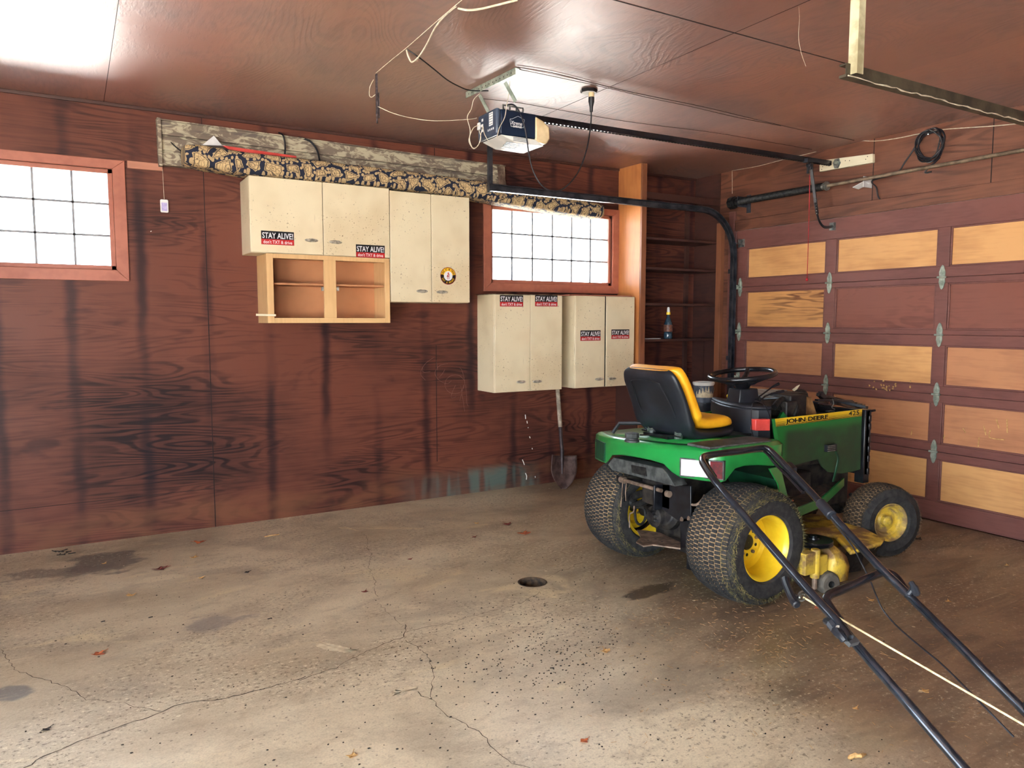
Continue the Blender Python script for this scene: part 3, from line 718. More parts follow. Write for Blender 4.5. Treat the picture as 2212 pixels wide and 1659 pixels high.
# lamp cover: tapered white-tan lens
yl0, yl1 = YO-.115, YO+.115
lo = [(ox1-.01, yl0, oz0-.012), (ox1-.01, yl0, oz1-.01), (ox1+.045, yl0, oz1-.03), (ox1+.09, yl0, oz1-.06), (ox1+.095, yl0, oz0+.01), (ox1+.07, yl0, oz0-.02)]
M().ext(lo, (0, yl1-yl0, 0)).build('lamp_cover', m_lens, op, bevel=.01)
m = M(); 
m.ext([(ox0+.03, yl0, oz0-.003), (ox1-.012, yl0, oz0-.003), (ox1+.05, yl0, oz0-.035), (ox0+.12, yl0, oz0-.035)], (0, yl1-yl0, 0))
bl = m.build('bottom_lens', m_lenswhite, op, bevel=.005)
m = M()
for k in range(5): m.box(ox0+.08+.01*k, ox0+.21, yl0+.022+.03*k, yl0+.034+.03*k, oz0-.0365, oz0-.034)
for k in range(3): m.box(ox0+.11, ox0+.20, yl0-.001, yl0+.001, oz0-.012-.008*k, oz0-.009-.008*k)
m.build('vent_slit', m_slate, bl, 0)
# house logo and lettering on the side that faces the room
yf = YO-.1105; X = lambda px, py: at(px, py, 1, yf-.001)
m = M()
hp = [X(1102, 262), X(1102, 257), X(1106, 257), X(1119, 251), X(1133, 259), X(1131, 276), X(1104, 273)]
for i in range(len(hp)): m.bar(hp[i], hp[(i+1) % len(hp)], .0016, .0012, (0, 1, 0))
m.text('Xtreme', X(1103, 268), (1, 0, 0), (0, 0, 1), .075, .020, off=.01, shear=.25)
m.text('GARAGE', X(1108, 274.5), (1, 0, 0), (0, 0, 1), .058, .012, off=.02, shear=.1)
m.build('lettering', m_white, op, 0)
# top bracket with slots
m = M(); y = YO-.08
m.box(ox0+.06, ox0+.20, y, y+.003, oz1, oz1+.012); m.box(ox0+.06, ox0+.20, y, y+.003, oz1+.028, oz1+.036)
for k in range(4): m.box(ox0+.06+.044*k, ox0+.07+.044*k, y, y+.003, oz1+.012, oz1+.028)
m.box(ox0+.06, ox0+.20, y, YO+.08, oz1, oz1+.003)
m.build('mounting_bracket', m_zinc, op, 0)
# perforated angle on the ceiling and two hangers
aA, aB = fl(1012, 200, ZC-.002), fl(1119, 147, ZC-.002)
m = M(); m.bar(aA-V((.0, 0, .001)), aB-V((0, 0, .001)), .036, .003, (0, 0, 1)).bar(aA+V((-.017, 0, -.018)), aB+V((-.017, 0, -.018)), .003, .036, (0, 0, 1))
dd = (aB-aA)
for k in range(1, 14):
    p = aA+dd*(k/14); m.disc(p+V((-.0195, 0, -.02)), (-1, 0, 0), .0045, 8, 1); m.disc(p+V((.004, 0, -.0035)), (0, 0, -1), .0045, 8, 1)
ai = m.build('ceiling_angle', [m_greenzinc, m_crack], op, 0)
for q in (((1036, 205), (1046, 243)), ((1091, 178), (1099, 228))):
    A_ = at(*q[0], 0, aA.x-.02); B_ = V((ox0+.05, A_.y-.03, oz1+.01))
    m = M().bar(A_, B_, .022, .003, (1, .2, 0)); m.build('hanger', m_greenzinc, op, 0)
# rail, chain, trolley, arm
rA, rB = V((ox1+.02, YO, 2.655)), V((XR-.09, 3.925, 2.693))
rd = (rB-rA)
m = M().bar(rA, rB, .026, .034, (0, 0, 1)); rl = m.build('rail', m_blackmetal, op, 0)
m = M(); n = 100
for k in range(n):
    p = rA+rd*((k+.5)/n)-V((0, 0, .0205)); m.box(p.x-.008, p.x+.008, p.y-.003, p.y+.003, p.z-.003, p.z+.003)
m.tube([rA-V((0, .005, .022)), rB-V((0, .005, .02))], .0018, 5)
m.build('chain', m_spring, rl, 0)
A3 = lambda px, py, Y=3.90: at(px, py, 1, Y)
tp = A3(1752, 352)
m = M().bar(tp+V((-.07, 0, .012)), tp+V((.07, 0, .02)), .045, .03).bar(tp+V((0, 0, 0)), tp+V((0, 0, -.05)), .02, .03).cyl(tp+V((-.02, -.02, -.02)), tp+V((-.02, .02, -.02)), .015, 12).bar(tp+V((-.03, 0, -.01)), tp+V((-.035, 0, -.085)), .012, .016)
m.build('trolley', m_black, op, bevel=.002)
dbk = rw(1797, 489, .022)
arm = [tp+V((.0, 0, -.03)), A3(1759, 425), A3(1765, 462)]
m = M().bar(arm[0], arm[2], .006, .026, (0, 1, 0)); m.build('trolley_arm', m_blackmetal, op, 0)
m = M().tube(cr([A3(1760, 438), A3(1766, 466), A3(1771, 480), A3(1780, 490), (dbk+A3(1786, 492))/2, dbk], 5), .011, 8, sx=.5)
m.build('curved_arm', m_blackmetal, op)
m = M(); q = A3(1760, 436)
for k in range(6): m.cyl(q+V((.003*k, -.012, -.022*k+.02)), q+V((.003*k, -.006, -.022*k+.02)), .004, 8)
pieces(m, 'arm_bolt', m_zinc, op)
m = M().box(dbk.x-.005, XR-.0005, dbk.y-.02, dbk.y+.02, dbk.z-.03, dbk.z+.03).cyl(dbk+V((-.002, -.03, 0)), dbk+V((-.002, .03, 0)), .007, 8).cyl(dbk+V((-.01, -.01, .004)), dbk+V((-.004, -.01, .004)), .014, 10)
m.build('door_bracket', m_zinc, op)
m = M().tube(cr([A3(1749, 378, 3.87), A3(1748, 450, 3.87), A3(1746, 520, 3.87), A3(1743.5, 602, 3.87)], 4), .0028, 6); q = A3(1743, 604, 3.87)
m.lathe([(.001, -.012), (.010, -.008), (.008, 0), (.011, .006), (.002, .014)], q, (0, 0, 1), 8)
m.build('release_cord', m_redcord, op)
# low-voltage wires looping at the rear of the motor
Z1 = lambda x, y, Y=3.86: at(760+x/3.95, y/3.95, 1, Y)
m = M()
m.tube(cr([Z1(1090, 800), Z1(1040, 850), Z1(1020, 930), Z1(985, 1000), Z1(1010, 1110), Z1(1005, 1190), Z1(1030, 1260), Z1(1070, 1250), Z1(1100, 1180), Z1(1085, 1110)], 6), .0022, 6)
m.tube(cr([Z1(1085, 1070), Z1(1040, 1090), Z1(1010, 1150), Z1(1000, 1210), Z1(1040, 1270), Z1(1085, 1225), Z1(1100, 1150), Z1(1115, 1080)], 6), .0020, 6)
m.tube(cr([Z1(1350, 690, 3.74), Z1(1340, 800, 3.74), Z1(1320, 900, 3.74), Z1(1305, 1000, 3.74), Z1(1260, 1090, 3.74), Z1(1240, 1170, 3.74)], 6), .0022, 6)
m.tube(cr([Z1(1120, 1080, 3.76), Z1(1130, 1140, 3.76), Z1(1165, 1205, 3.76)], 6), .0018, 6)
pieces(m, 'bell_wire', m_wirewhite, op)

# outlet plate, plug and power cord ------------------------------------------------
oc = fl(1272, 194, ZC)
t = thing('ceiling_outlet', 'octagonal ceiling outlet with a hanging plug, right of the motor', 'outlet', oc)
m = M().lathe([(.052, 0), (.052, -.012), (.044, -.018)], oc, (0, 0, 1), 8).disc(oc-V((0, 0, .018)), (0, 0, -1), .044, 8, 1); m.build('cover_plate', [m_blackmetal, m_white], t, 20)
pc = oc+V((.012, -.01, 0))
m = M().cyl(pc-V((0, 0, .018)), pc-V((0, 0, .045)), .017, 14); m.build('socket', m_lens, t)
tag(M().lathe([(.001, -.04), (.018, -.044), (.018, -.07), (.011, -.10), (.009, -.13), (.006, -.131)], pc, (0, 0, 1), 14).tube(
    cr([pc-V((0, 0, .12)), at(1276, 270, 1, 3.74), at(1268, 320, 1, 3.73), at(1250, 370, 1, 3.72), at(1222, 404, 1, 3.72), at(1196, 413, 1, 3.72), at(1170, 400, 1, 3.73), at(1152, 370, 1, 3.74), at(1143, 335, 1, 3.75), at(1138, 300, 1, 3.76), at(1131, 265, 1, 3.76), at(1120, 238, 1, 3.78), at(1108, 226, 1, 3.80), at(1095, 227, 1, 3.84)], 6), .0042, 8).build('power_cord', m_wireblack, loc=pc),
    'black power cord drooping in a deep loop from the ceiling outlet to the motor', 'cord')

# ceiling wires -----------------------------------------------------------------
def cw(pts, r, mat, label, z=ZC-.006, nm='ceiling_wire', n=6):
    ps = [fl(p[0], p[1], p[2] if len(p) > 2 else z) for p in pts]
    return tag(M().tube(cr(ps, n), r, 6).build(nm, mat, loc=ps[len(ps)//2]), label, 'wire')
cw([(1118, 145), (1200, 159), (1323, 190), (1396, 206), (1516, 230), (1620, 255), (1719, 278), (1845, 303)], .0022, m_wiredark, 'thin wire stapled across the ceiling, upper one of the pair from the motor hanger')
cw([(1122, 150), (1200, 166), (1321, 192), (1396, 210), (1491, 230), (1590, 253), (1687, 272)], .0018, m_wiredark, 'thin wire across the ceiling, lower one of the pair from the motor hanger')
cw([(1040, 213), (1120, 222), (1200, 236), (1358, 263), (1539, 286), (1662, 307), (1754, 323)], .0018, m_wiredark, 'faint wire on the ceiling just above the opener rail')
cw([(998, 0), (960, 32), (930, 58), (905, 80), (875, 106), (845, 130), (812, 158)], .002, m_wirewhite, 'straight pale wire on the ceiling ending at the hanging bar')
cw([(985, 14), (960, 35), (940, 60, 2.80), (922, 95, 2.78), (905, 122, 2.76), (890, 134, 2.76), (882, 122, 2.79), (878, 108)], .0042, m_wirewhite, 'grey sheathed cable drooping in a small loop from the ceiling', nm='ceiling_cable')
cw([(990, 18), (1010, 22, 2.80), (1035, 20, 2.80), (1070, 12, 2.81), (1118, 0)], .005, m_wirewhite, 'thick white cable at the top edge of the ceiling', nm='ceiling_cable')
cw([(880, 107), (905, 124, 2.79), (938, 150, 2.77), (965, 172, 2.77), (990, 186, 2.78), (1015, 195, 2.79), (1055, 196, 2.80)], .0035, m_wireblack, 'twisted black wire drooping from the ceiling to the motor hanger', nm='ceiling_cable')
sp = fl(813, 160, ZC)
t = thing('hanging_bar', 'rusty perforated metal strip hanging straight down from the ceiling', 'metal strip', sp)
zb = at(813, 266, 1, sp.y).z
m = M().bar(sp, (sp.x, sp.y, zb+.05), .008, .016, (0, 1, 0)).bar(sp+V((.012, 0, -.1)), (sp.x+.012, sp.y, zb+.03), .004, .012, (0, 1, 0)).cyl((sp.x, sp.y, zb+.06), (sp.x, sp.y, zb), .005, 8)
m.build('strip', pm('rusty strip', S(92, 80, 84), S(48, 40, 44), 60, rough=.7, metal=.3), t)
m = M().tube(cr([at(807, 172, 1, sp.y), at(799, 188, 1, sp.y), at(798, 206, 1, sp.y), at(803, 210, 1, sp.y), at(811, 204, 1, sp.y)], 6), .002, 6); m.build('wire_loop', m_wirewhite, t)
tag(M().tube(cr([at(816, 230, 1, 4.1), at(850, 245, 1, 4.05), at(890, 255, 1, 4.0), at(940, 261, 1, 3.95), at(1010, 258, 1, 3.9), at(1030, 255, 1, 3.9)], 6), .0018, 6).build('slack_wire', m_wirewhite, loc=at(890, 255, 1, 4)), 'slack pale wire sagging between the hanging metal strip and the motor', 'wire')
tag(M().tube(cr([fl(1725, 14, ZC-.001), at(1727, 40, 1, 2.2), at(1725, 80, 1, 2.2), at(1731, 115, 1, 2.2), at(1741, 143, 1, 2.2)], 5), .0008, 4).build('cobweb_strand', m_wirewhite, loc=fl(1725, 14, ZC)), 'thin cobweb strand hanging from the ceiling left of the cream strap', 'cobweb')

# ================================================================== CABINETS
def sticker(px0, py0, w, parent, yface, dz=None):
    """STAY ALIVE sticker, upper left corner near a point; w wide"""
    h = w*.41; x, z = px0, py0
    m = M().box(x, x+w, yface-.0012, yface, z-h*.60, z, 0).box(x, x+w, yface-.0012, yface, z-h, z-h*.60, 1)
    m.add([(x-.001, yface-.0004, z-h-.001), (x+w+.001, yface-.0004, z-h-.001), (x+w+.001, yface-.0004, z+.001), (x-.001, yface-.0004, z+.001)], [(0, 1, 2, 3)], 0)
    m.text('STAY ALIVE!', (x+w*.03, yface-.0016, z-h*.54), (1, 0, 0), (0, 0, 1), w*.94, h*.42, 2, off=.018)
    m.text("don't TXT & drive", (x+w*.06, yface-.0016, z-h*.93), (1, 0, 0), (0, 0, 1), w*.88, h*.25, 2, off=.008)
    return m.build('sticker', [m_stickblack, m_stickred, m_stickwhite], parent, 0, keep=True)
def cab(name, label, x0, x1, z0, z1, split, dep, handles, gap=.002, open_edge=False):
    """handles: list of (x, z) centres"""
    t = thing(name, label, 'cabinet', ((x0+x1)/2, D, z0), None)
    yb, yf = D-.0005, D-dep
    m = M().box(x0, x1, yf+.02, yb, z0, z1); m.build('body', m_enamel, t, bevel=.004)
    out = []
    for (a, b), (hx, hz) in zip(((x0, split-gap), (split+gap, x1)), handles):
        m = M().box(a, b, yf, yf+.0185, z0+.003, z1-.001); dr_ = m.build('door', m_enamel, t, bevel=.003)
        hm = M()
        L = .048
        hm.grid(lambda u, v: (hx+(u*2-1)*L, yf-.014*max(0, math.sin(PI*v))*(1-(u*2-1)**4)**.5-.0, hz+(v-.5)*.026*math.sqrt(max(0, 1-(u*2-1)**2))), 16, 8)
        hm.box(hx-.008, hx+.008, yf-.003, yf, hz-.006, hz+.006)
        hm.build('handle', m_chrome, dr_, 60)
        out.append(dr_)
    m = M().box(split-gap, split+gap, yf+.012, yf+.018, z0+.004, z1-.002); m.build('door_gap', m_seam, t, 0)
    return t, out
yA = D-.30
c1, d_ = cab('wall_cabinet', 'wide short cream steel wall cabinet above the doorless wooden cabinet', 1.047, 2.026, 1.902, 2.405, 1.537, .30, [tuple(bk(673, 519, .3).xz), tuple(bk(725, 523, .3).xz)])
p = bk(564, 498, .3); sticker(p.x, p.z, bk(635, 520, .3).x-p.x, d_[0], yA)
p = bk(769, 528, .3); sticker(p.x, p.z, bk(831, 550, .3).x-p.x, d_[1], yA)
c2, d_ = cab('wall_cabinet', 'tall cream steel wall cabinet with a round sticker, left of the right window', 2.031, 2.680, 1.585, 2.392, 2.358, .30, [tuple(bk(912, 629, .3).xz), tuple(bk(955, 631, .3).xz)])
# round sticker
rc = bk(968, 596, .3); R_ = .066
m = M(); Y_ = yA-.001
m.disc((rc.x, Y_, rc.z), (0, -1, 0), R_, 40, 2)
def halfring(r0, r1, a0, a1, mi, y):
    n = 20; vs = []
    for k in range(n+1):
        a = a0+(a1-a0)*k/n
        vs += [(rc.x+math.cos(a)*r0, y, rc.z+math.sin(a)*r0), (rc.x+math.cos(a)*r1, y, rc.z+math.sin(a)*r1)]
    m.add(vs, [(2*k, 2*k+1, 2*k+3, 2*k+2) for k in range(n)], mi)
halfring(R_*.55, R_*.93, .15, PI-.15, 0, Y_-.0006); halfring(R_*.55, R_*.93, PI-.15, 2*PI+.15, 1, Y_-.0006)
m.disc((rc.x, Y_-.0008, rc.z), (0, -1, 0), R_*.55, 30, 3)
def arctext(tx, a0, a1, flip, mi, h):
    for k, ch in enumerate(tx):
        if ch == ' ': continue
        a = a0+(a1-a0)*k/(len(tx)-1); r = R_*.64 if not flip else R_*.86
        o = V((rc.x+math.cos(a)*r, Y_-.0012, rc.z+math.sin(a)*r))
        up = V((math.cos(a), 0, math.sin(a)))*(-1 if flip else 1); xd = V((math.sin(a), 0, -math.cos(a)))*(-1 if flip else 1)
        w_ = .0085 if ch != 'I' else .003
        m.text(ch, o-xd*w_/2, xd, up, w_, h, mi, off=.02)
arctext('CLICK IT OR TICKET', PI-.1, .1, False, 1, .0145); arctext('DAY & NIGHT', PI+.45, 2*PI-.45, True, 0, .0145)
m.disc((rc.x+.001, Y_-.0012, rc.z+.020), (0, -1, 0), .006, 12, 4)
m.ext([(rc.x+u, Y_-.0012, rc.z+v) for u, v in ((-.011, -.004), (-.007, .013), (.009, .013), (.012, -.004))], (0, -.0002, 0), 4)
m.ext([(rc.x+u, Y_-.0012, rc.z+v) for u, v in ((-.014, -.008), (.012, -.008), (.012, -.005), (-.014, -.005))], (0, -.0002, 0), 4)
for s_ in (-1, 1): m.ext([(rc.x+s_*.006+u, Y_-.0012, rc.z+v) for u, v in ((-.002, -.026), (.002, -.026), (.002, -.009), (-.002, -.009))], (0, -.0002, 0), 4)
m.ext([(rc.x+u, Y_-.0016, rc.z+v) for u, v in ((-.008, .010), (-.004, .011), (.011, -.002), (.008, -.004))], (0, -.0002, 0), 3)
m.build('round_sticker', [m_stickyellow, m_stickblack, m_stickred2, m_stickwhite, m_stickred], d_[1], 0, keep=True)
c3, d_ = cab('wall_cabinet', 'low cream steel cabinet below the right window, with stickers along its top', 2.903, 3.550, .867, 1.657, 3.237, .30, [tuple(bk(1126, 825, .3).xz), tuple(bk(1161, 824, .3).xz)])
p = bk(1080, 637.5, .3); sticker(p.x, p.z, bk(1130, 650, .3).x-p.x, d_[0], yA)
p = bk(1156, 637.5, .3); sticker(p.x, p.z, bk(1204, 650, .3).x-p.x, d_[1], yA)
m = M().box(2.885, 3.52, D-.31, D-.001, 1.6575, 1.6615); m.build('top_sheet', m_enamel_edge, c3, 0)
c4, d_ = cab('wall_cabinet', 'low cream steel cabinet nearest the shelf unit, stickers at mid height', 3.690, 4.330, .868, 1.660, 4.010, .30, [tuple(bk(1295, 819, .3).xz), tuple(bk(1322, 818, .3).xz)], gap=.009)
p = bk(1254, 714, .3); sticker(p.x, p.z, bk(1297, 730, .3).x-p.x, d_[0], yA)
p = bk(1321, 712, .3); sticker(p.x, p.z, bk(1359, 728, .3).x-p.x, d_[1], yA)
m = M().box(3.62, 4.29, D-.31, D-.001, 1.6605, 1.668); m.build('top_board', m_trim, c4, 0)

# doorless wooden cabinet
x0, x1, z0, z1 = 1.145, 2.022, 1.432, 1.900; yf = D-.30
t = thing('open_cabinet', 'doorless pale wooden cabinet hung under the wide cream cabinet', 'cabinet', ((x0+x1)/2, D, z0))
m = M().box(x0, x0+.014, yf+.02, D-.001, z0, z1).box(x1-.014, x1, yf+.02, D-.001, z0, z1).box(x0+.014, x1-.014, yf+.02, D-.001, z0+.012, z0+.026).box(x0+.014, x1-.014, yf+.02, D-.001, z1-.014, z1)
m.build('carcass', m_maple, t, 0)
M().box(x0+.014, x1-.014, D-.008, D-.001, z0+.026, z1-.014).build('back_panel', m_maple_in, t, 0)
xm0, xm1 = bk(700, 600, .3).x, bk(726, 600, .3).x
m = M().box(x0, x0+.044, yf, yf+.02, z0, z1).box(x1-.038, x1, yf, yf+.02, z0, z1).box(xm0, xm1, yf, yf+.02, z0+.035, z1-.03)
m.box(x0+.044, x1-.038, yf, yf+.0195, z0, z0+.035).box(x0+.044, x1-.038, yf, yf+.0195, z1-.03, z1)
m.build('face_frame', m_maple, t, bevel=.0015)
zs = bk(640, 612, .25).z
M().box(x0+.015, x1-.015, yf+.04, D-.009, zs-.012, zs).build('shelf', m_maple_in, t, 0)
m = M()
for px in (697, 730):
    q = bk(px, 624, .3); m.box(q.x-.008, q.x+.008, yf-.003, yf+.01, q.z-.014, q.z+.014)
pieces(m, 'catch', m_chrome, t, bevel=.002)
a = bk(553, 680, .31); b = bk(596, 681, .31)
M().bar(a, b, .008, .014, (0, 0, 1)).build('wood_cleat', m_pine, t, bevel=.001)
m = M().box(bk(600, 678, .28).x, bk(700, 678, .28).x, yf+.03, yf+.12, z0+.027, z0+.036)
tag(m.build('dark_strip', m_case_dark, loc=(1.3, yf+.05, z0+.027)), 'dark brown strip lying in the left bay of the doorless cabinet', 'strip')
m = M().box(bk(727, 684, .28).x, bk(757, 684, .28).x, yf+.03, yf+.12, z0+.027, z0+.036)
tag(m.build('dark_strip', m_case_dark, loc=(1.75, yf+.05, z0+.027)), 'short dark brown strip lying in the right bay of the doorless cabinet', 'strip')

# ================================================================== WEATHERED BOARD, CUSHION
t = thing('weathered_panel', 'long weathered wooden panel with peeling white paint, high on the wall behind the cushion', 'wooden panel', (1.8, D-.004, 2.46))
A_, B_, C_, E_ = V((.552, D, 2.755)), V((3.135, D, 2.722)), V((3.155, D, 2.44)), V((.552, D, 2.462))
m = M()
def strip(f0, f1, yy0, yy1, mi=0):
    a = A_.lerp(E_, f0); b = B_.lerp(C_, f0); c = B_.lerp(C_, f1); d = A_.lerp(E_, f1)
    yy0 += .012; yy1 += .012; m.ext([(p.x, D-yy1, p.z) for p in (a, b, c, d)], (0, yy1-yy0, 0), mi)
strip(0, 1, .001, .02); strip(.02, .33, .02, .045); strip(.38, .66, .02, .035); strip(.72, .98, .02, .04); strip(0, .03, .02, .06); strip(.97, 1., .02, .06)
m.build('boards', m_peel, t, bevel=.003)
M().ext([(x, D-.07, z) for x, z in ((.53, 2.76), (.556, 2.76), (.556, 2.455), (.534, 2.455))], (0, .069, 0)).build('end_batten', m_peel, t, bevel=.003)
m = M().ext([(x, D-.062, z) for x, z in ((3.06, 2.728), (3.12, 2.726), (3.15, 2.56), (3.08, 2.56))], (0, .06, 0)); m.cyl((3.09, D-.066, 2.66), (3.09, D-.06, 2.66), .014, 12); m.build('end_plate', m_tanmetal, t, bevel=.002)
m = M()
m.tube(cr([bk(603, 287, .03), bk(611, 292, .08), bk(615, 305, .085), bk(616, 320, .09), bk(615, 336, .10)], 5), .006, 8)
m.tube(cr([bk(645, 297, .03), bk(660, 301, .07), bk(673, 308, .08), bk(685, 325, .09), bk(691, 350, .11)], 5), .007, 8)
pieces(m, 'strap', m_wireblack, t)
M().tube(cr([bk(367, 305, .04), bk(378, 316, .06), bk(397, 331, .09)], 4), .004, 6).build('hook', m_blackmetal, t)
# batten on the wall
tag(M().box(.352, .56, D-.018, D-.0005, bk(300, 366).z, bk(300, 350).z).build('wall_batten', m_batten, loc=(.45, D, 2.44), bevel=.002), 'short pale wooden batten on the wall, left end of the peeling panel', 'batten')
# hanging tag
tt = thing('hanging_tag', 'small white and lavender tag hanging on a string right of the left window', 'tag', bk(355, 445))
M().tube([bk(351, 366, .05), bk(353, 400, .02), bk(354.5, 430, .012)], .0012, 5).build('string', m_wirewhite, tt)
a = bk(355, 445, .012); m = M(); w_, h_ = .024, .042; rr = .008; ol = []
for cx, cz, a0 in ((w_-rr, h_-rr, 0), (-w_+rr, h_-rr, PI/2), (-w_+rr, -h_+rr, PI), (w_-rr, -h_+rr, 1.5*PI)):
    for k in range(5): an = a0+PI/2*k/4; ol.append((a.x+cx+rr*math.cos(an), a.y, a.z+cz+rr*math.sin(an)))
m.ext(ol, (0, .004, 0)); m.build('card', m_white, tt, 20)
M().box(a.x-.017, a.x+.017, a.y-.001, a.y-.0002, a.z-.032, a.z+.022).build('printed_panel', m_lavender, tt, 0)

# cushion
def cush_sec(x):
    """height of the top and bottom of the cushion front along x"""
    ks = [(.665, 2.442, 2.575), (.75, 2.434, 2.575), (1.05, 2.409, 2.560), (2.03, 2.409, 2.552), (2.68, 2.398, 2.540), (3.1, 2.372, 2.512), (3.6, 2.342, 2.476), (3.98, 2.325, 2.448)]
    for (a, b0, t0), (c, b1, t1) in zip(ks, ks[1:]):
        if x <= c: f = max(0, (x-a)/(c-a)); return b0+(b1-b0)*f, t0+(t1-t0)*f
    return ks[-1][1:]
m = M(); N = 70; sec = []; ku = 24
for i in range(N+1):
    x = .665+(3.98-.665)*i/N; b_, t_ = cush_sec(x); e = min(1, (i+.25)/1.6, (N-i+.25)/1.6); e = e**.5
    cy, cz = D-.193, (b_+t_)/2; hw, hh = .112*(.93+.07*e), (t_-b_)/2*(.72+.28*e)
    for j in range(ku):
        a = 2*PI*j/ku; c_, s_ = math.cos(a), math.sin(a)
        k = (abs(c_)**5+abs(s_)**5)**(-1/5)
        wr_ = .0025*math.sin(x*37+j*1.3)*(1 if j % 3 else .3)
        sec.append((x, cy+c_*k*hw+wr_, max(cz+s_*k*hh+wr_*.6, b_)))
m.add(sec, [(i*ku+j, i*ku+(j+1) % ku, (i+1)*ku+(j+1) % ku, (i+1)*ku+j) for i in range(N) for j in range(ku)] + [tuple(range(ku-1, -1, -1)), tuple(range(N*ku, (N+1)*ku))])
tag(m.build('long_cushion', m_paisley, loc=(2.3, D-.18, 2.41), ang=60), 'long navy and tan paisley cushion lying across the tops of the wall cabinets', 'cushion')
m = M(); a, b, c = bk(432, 317, .12), bk(462, 293, .13), bk(483, 318, .12); m.ext([a, b, c], (0, .002, 0)); m.ext([a, c, c+V((0, -.06, -.001)), a+V((0, -.06, -.001))], (0, 0, .002))
tag(m.build('paper_sheet', m_white, loc=a), 'corner of white paper sticking up behind the left end of the cushion', 'paper')
m = M(); m.hexa([bk(480, 314, .18), bk(640, 337, .18), bk(640, 341, .18), bk(500, 326, .18)], [bk(480, 314, .12)+V((0, 0, -.005)), bk(640, 337, .12), bk(640, 341, .12)+V((0, 0, -.01)), bk(500, 326, .12)+V((0, 0, -.015))])
tag(m.build('red_strip', m_red, loc=bk(560, 330, .15)), 'flat red strip lying on top of the paisley cushion', 'strip')

# ================================================================== SHELF UNIT
xb = 4.372; yS = 5.19
t = thing('shelf_unit', 'tall corner shelf unit with a honey side panel, between the right window and garage door', 'shelves', (4.85, D, 0))
M().box(xb, xb+.02, yS, D-.001, .86, ZC-.002).build('side_panel', m_case_side, t, 0)
M().box(xb-.006, xb+.02, yS, D-.001, 0, .859).build('lower_side_panel', m_case_dark, t, 0)
M().box(XR-.006, XR-.001, yS-.02, D-.001, 0, ZC-.003).build('lining_panel', m_case_dark, t, 0)
m = M().box(xb+.0005, xb+.055, yS-.022, yS, 0, ZC-.004); m.build('post', m_post, t, bevel=.002)
m = M().box(XR-.045, XR-.001, yS-.085, yS-.022, 0, 2.36); m.build('post', m_post, t, bevel=.002)
m = M().box(xb+.056, XR-.008, yS-.018, yS-.002, 2.525, 2.585); m.build('top_rail', m_case_dark, t, bevel=.002)
for z in (2.195, 1.928, 1.607, 1.280): M().box(xb+.021, XR-.007, yS-.001, D-.002, z-.022, z).build('shelf', m_case_dark, t, bevel=.0015)
M().box(xb+.021, XR-.007, yS+.02, D-.002, .48, .50).build('shelf', m_case_dark, t, bevel=.0015)
m = M().box(5.19, 5.23, D-.03, D-.001, .5, 2.52).box(XR-.022, XR-.007, 5.33, 5.36, .5, 1.25); pieces(m, 'cleat', m_case_dark, t, ang=0)
# bottle
bc = V((4.785, 5.26, 1.2805))
bt = thing('bottle', 'squat clear plastic bottle with a white cap, on the lowest visible shelf', 'bottle', bc)
m = M().lathe([(.001, 0), (.036, 0), (.04, .01), (.04, .05), (.036, .06), (.04, .07), (.04, .13), (.03, .165), (.015, .20), (.013, .225), (.001, .225)], bc, (0, 0, 1), 24); m.build('bottle_body', m_bottle, bt)
M().lathe([(.0405, .065), (.0408, .066), (.0408, .128), (.0405, .129)], bc, (0, 0, 1), 24).build('paper_label', m_bottlelabel, bt)
M().lathe([(.0155, .222), (.018, .224), (.018, .245), (.0155, .247), (.001, .247)], bc, (0, 0, 1), 16).build('collar', m_yellow, bt)
M().lathe([(.013, .247), (.014, .25), (.012, .285), (.008, .292), (.001, .293)], bc, (0, 0, 1), 16).build('bottle_cap', m_white, bt)
p = at(1405, 722, 2, 1.281)
tag(M().box(4.46, 4.66, 5.22, 5.34, 1.281, 1.286).build('white_card', m_white, loc=(4.5, 5.3, 1.281)), 'flat white card lying on the shelf left of the bottle', 'card')

# ================================================================== SHOVEL
st = thing('shovel', 'round-point shovel with a pale wooden handle standing against the wall under the cream cabinets', 'shovel', (3.6, 5.2, 0))
tip = V((3.595, 5.215, .004)); top = V((3.695, 5.478, .855))
ax = (top-tip).normalized(); side = ax.cross(V((0, 1, 0))).normalized(); side = -side if side.x < 0 else side; nrm = side.cross(ax)
nrm = nrm if nrm.y < 0 else -nrm
Lb = .29
m = M()
m.grid(lambda u, v: tip+ax*(Lb*v+.0)+side*((u*2-1)*.138*(math.sin(min(1, v*1.55+.05)*PI/2)**.7 if v < .6 else 1-.10*(v-.6)))+nrm*(-.030+.045*abs(u*2-1)**2*(.4+.6*v)+.02*v), 14, 18)
bld = m.build('blade', pm('rusty shovel steel', S(112, 92, 86), S(74, 58, 56), 16, rough=.55, metal=.5), st, 60)
sm_ = bld.modifiers.new('thick', 'SOLIDIFY'); sm_.thickness = .003
m = M().tube([tip+ax*(Lb*.45)-nrm*.020, tip+ax*(Lb*.9)-nrm*.008, tip+ax*(Lb*1.12)+nrm*.002, tip+ax*(Lb*1.4), tip+ax*(.55)], [.006, .016, .018, .0165, .017], 12); m.build('socket', pm('dark socket steel', S(84, 72, 72), S(56, 48, 50), 16, rough=.5, metal=.5), st)
M().tube([tip+ax*.54, tip+ax*.7, top], [.0175, .019, .0185], 14).build('handle', pm('weathered pale wood', S(190, 176, 156), S(140, 128, 112), 20, rough=.8), st)

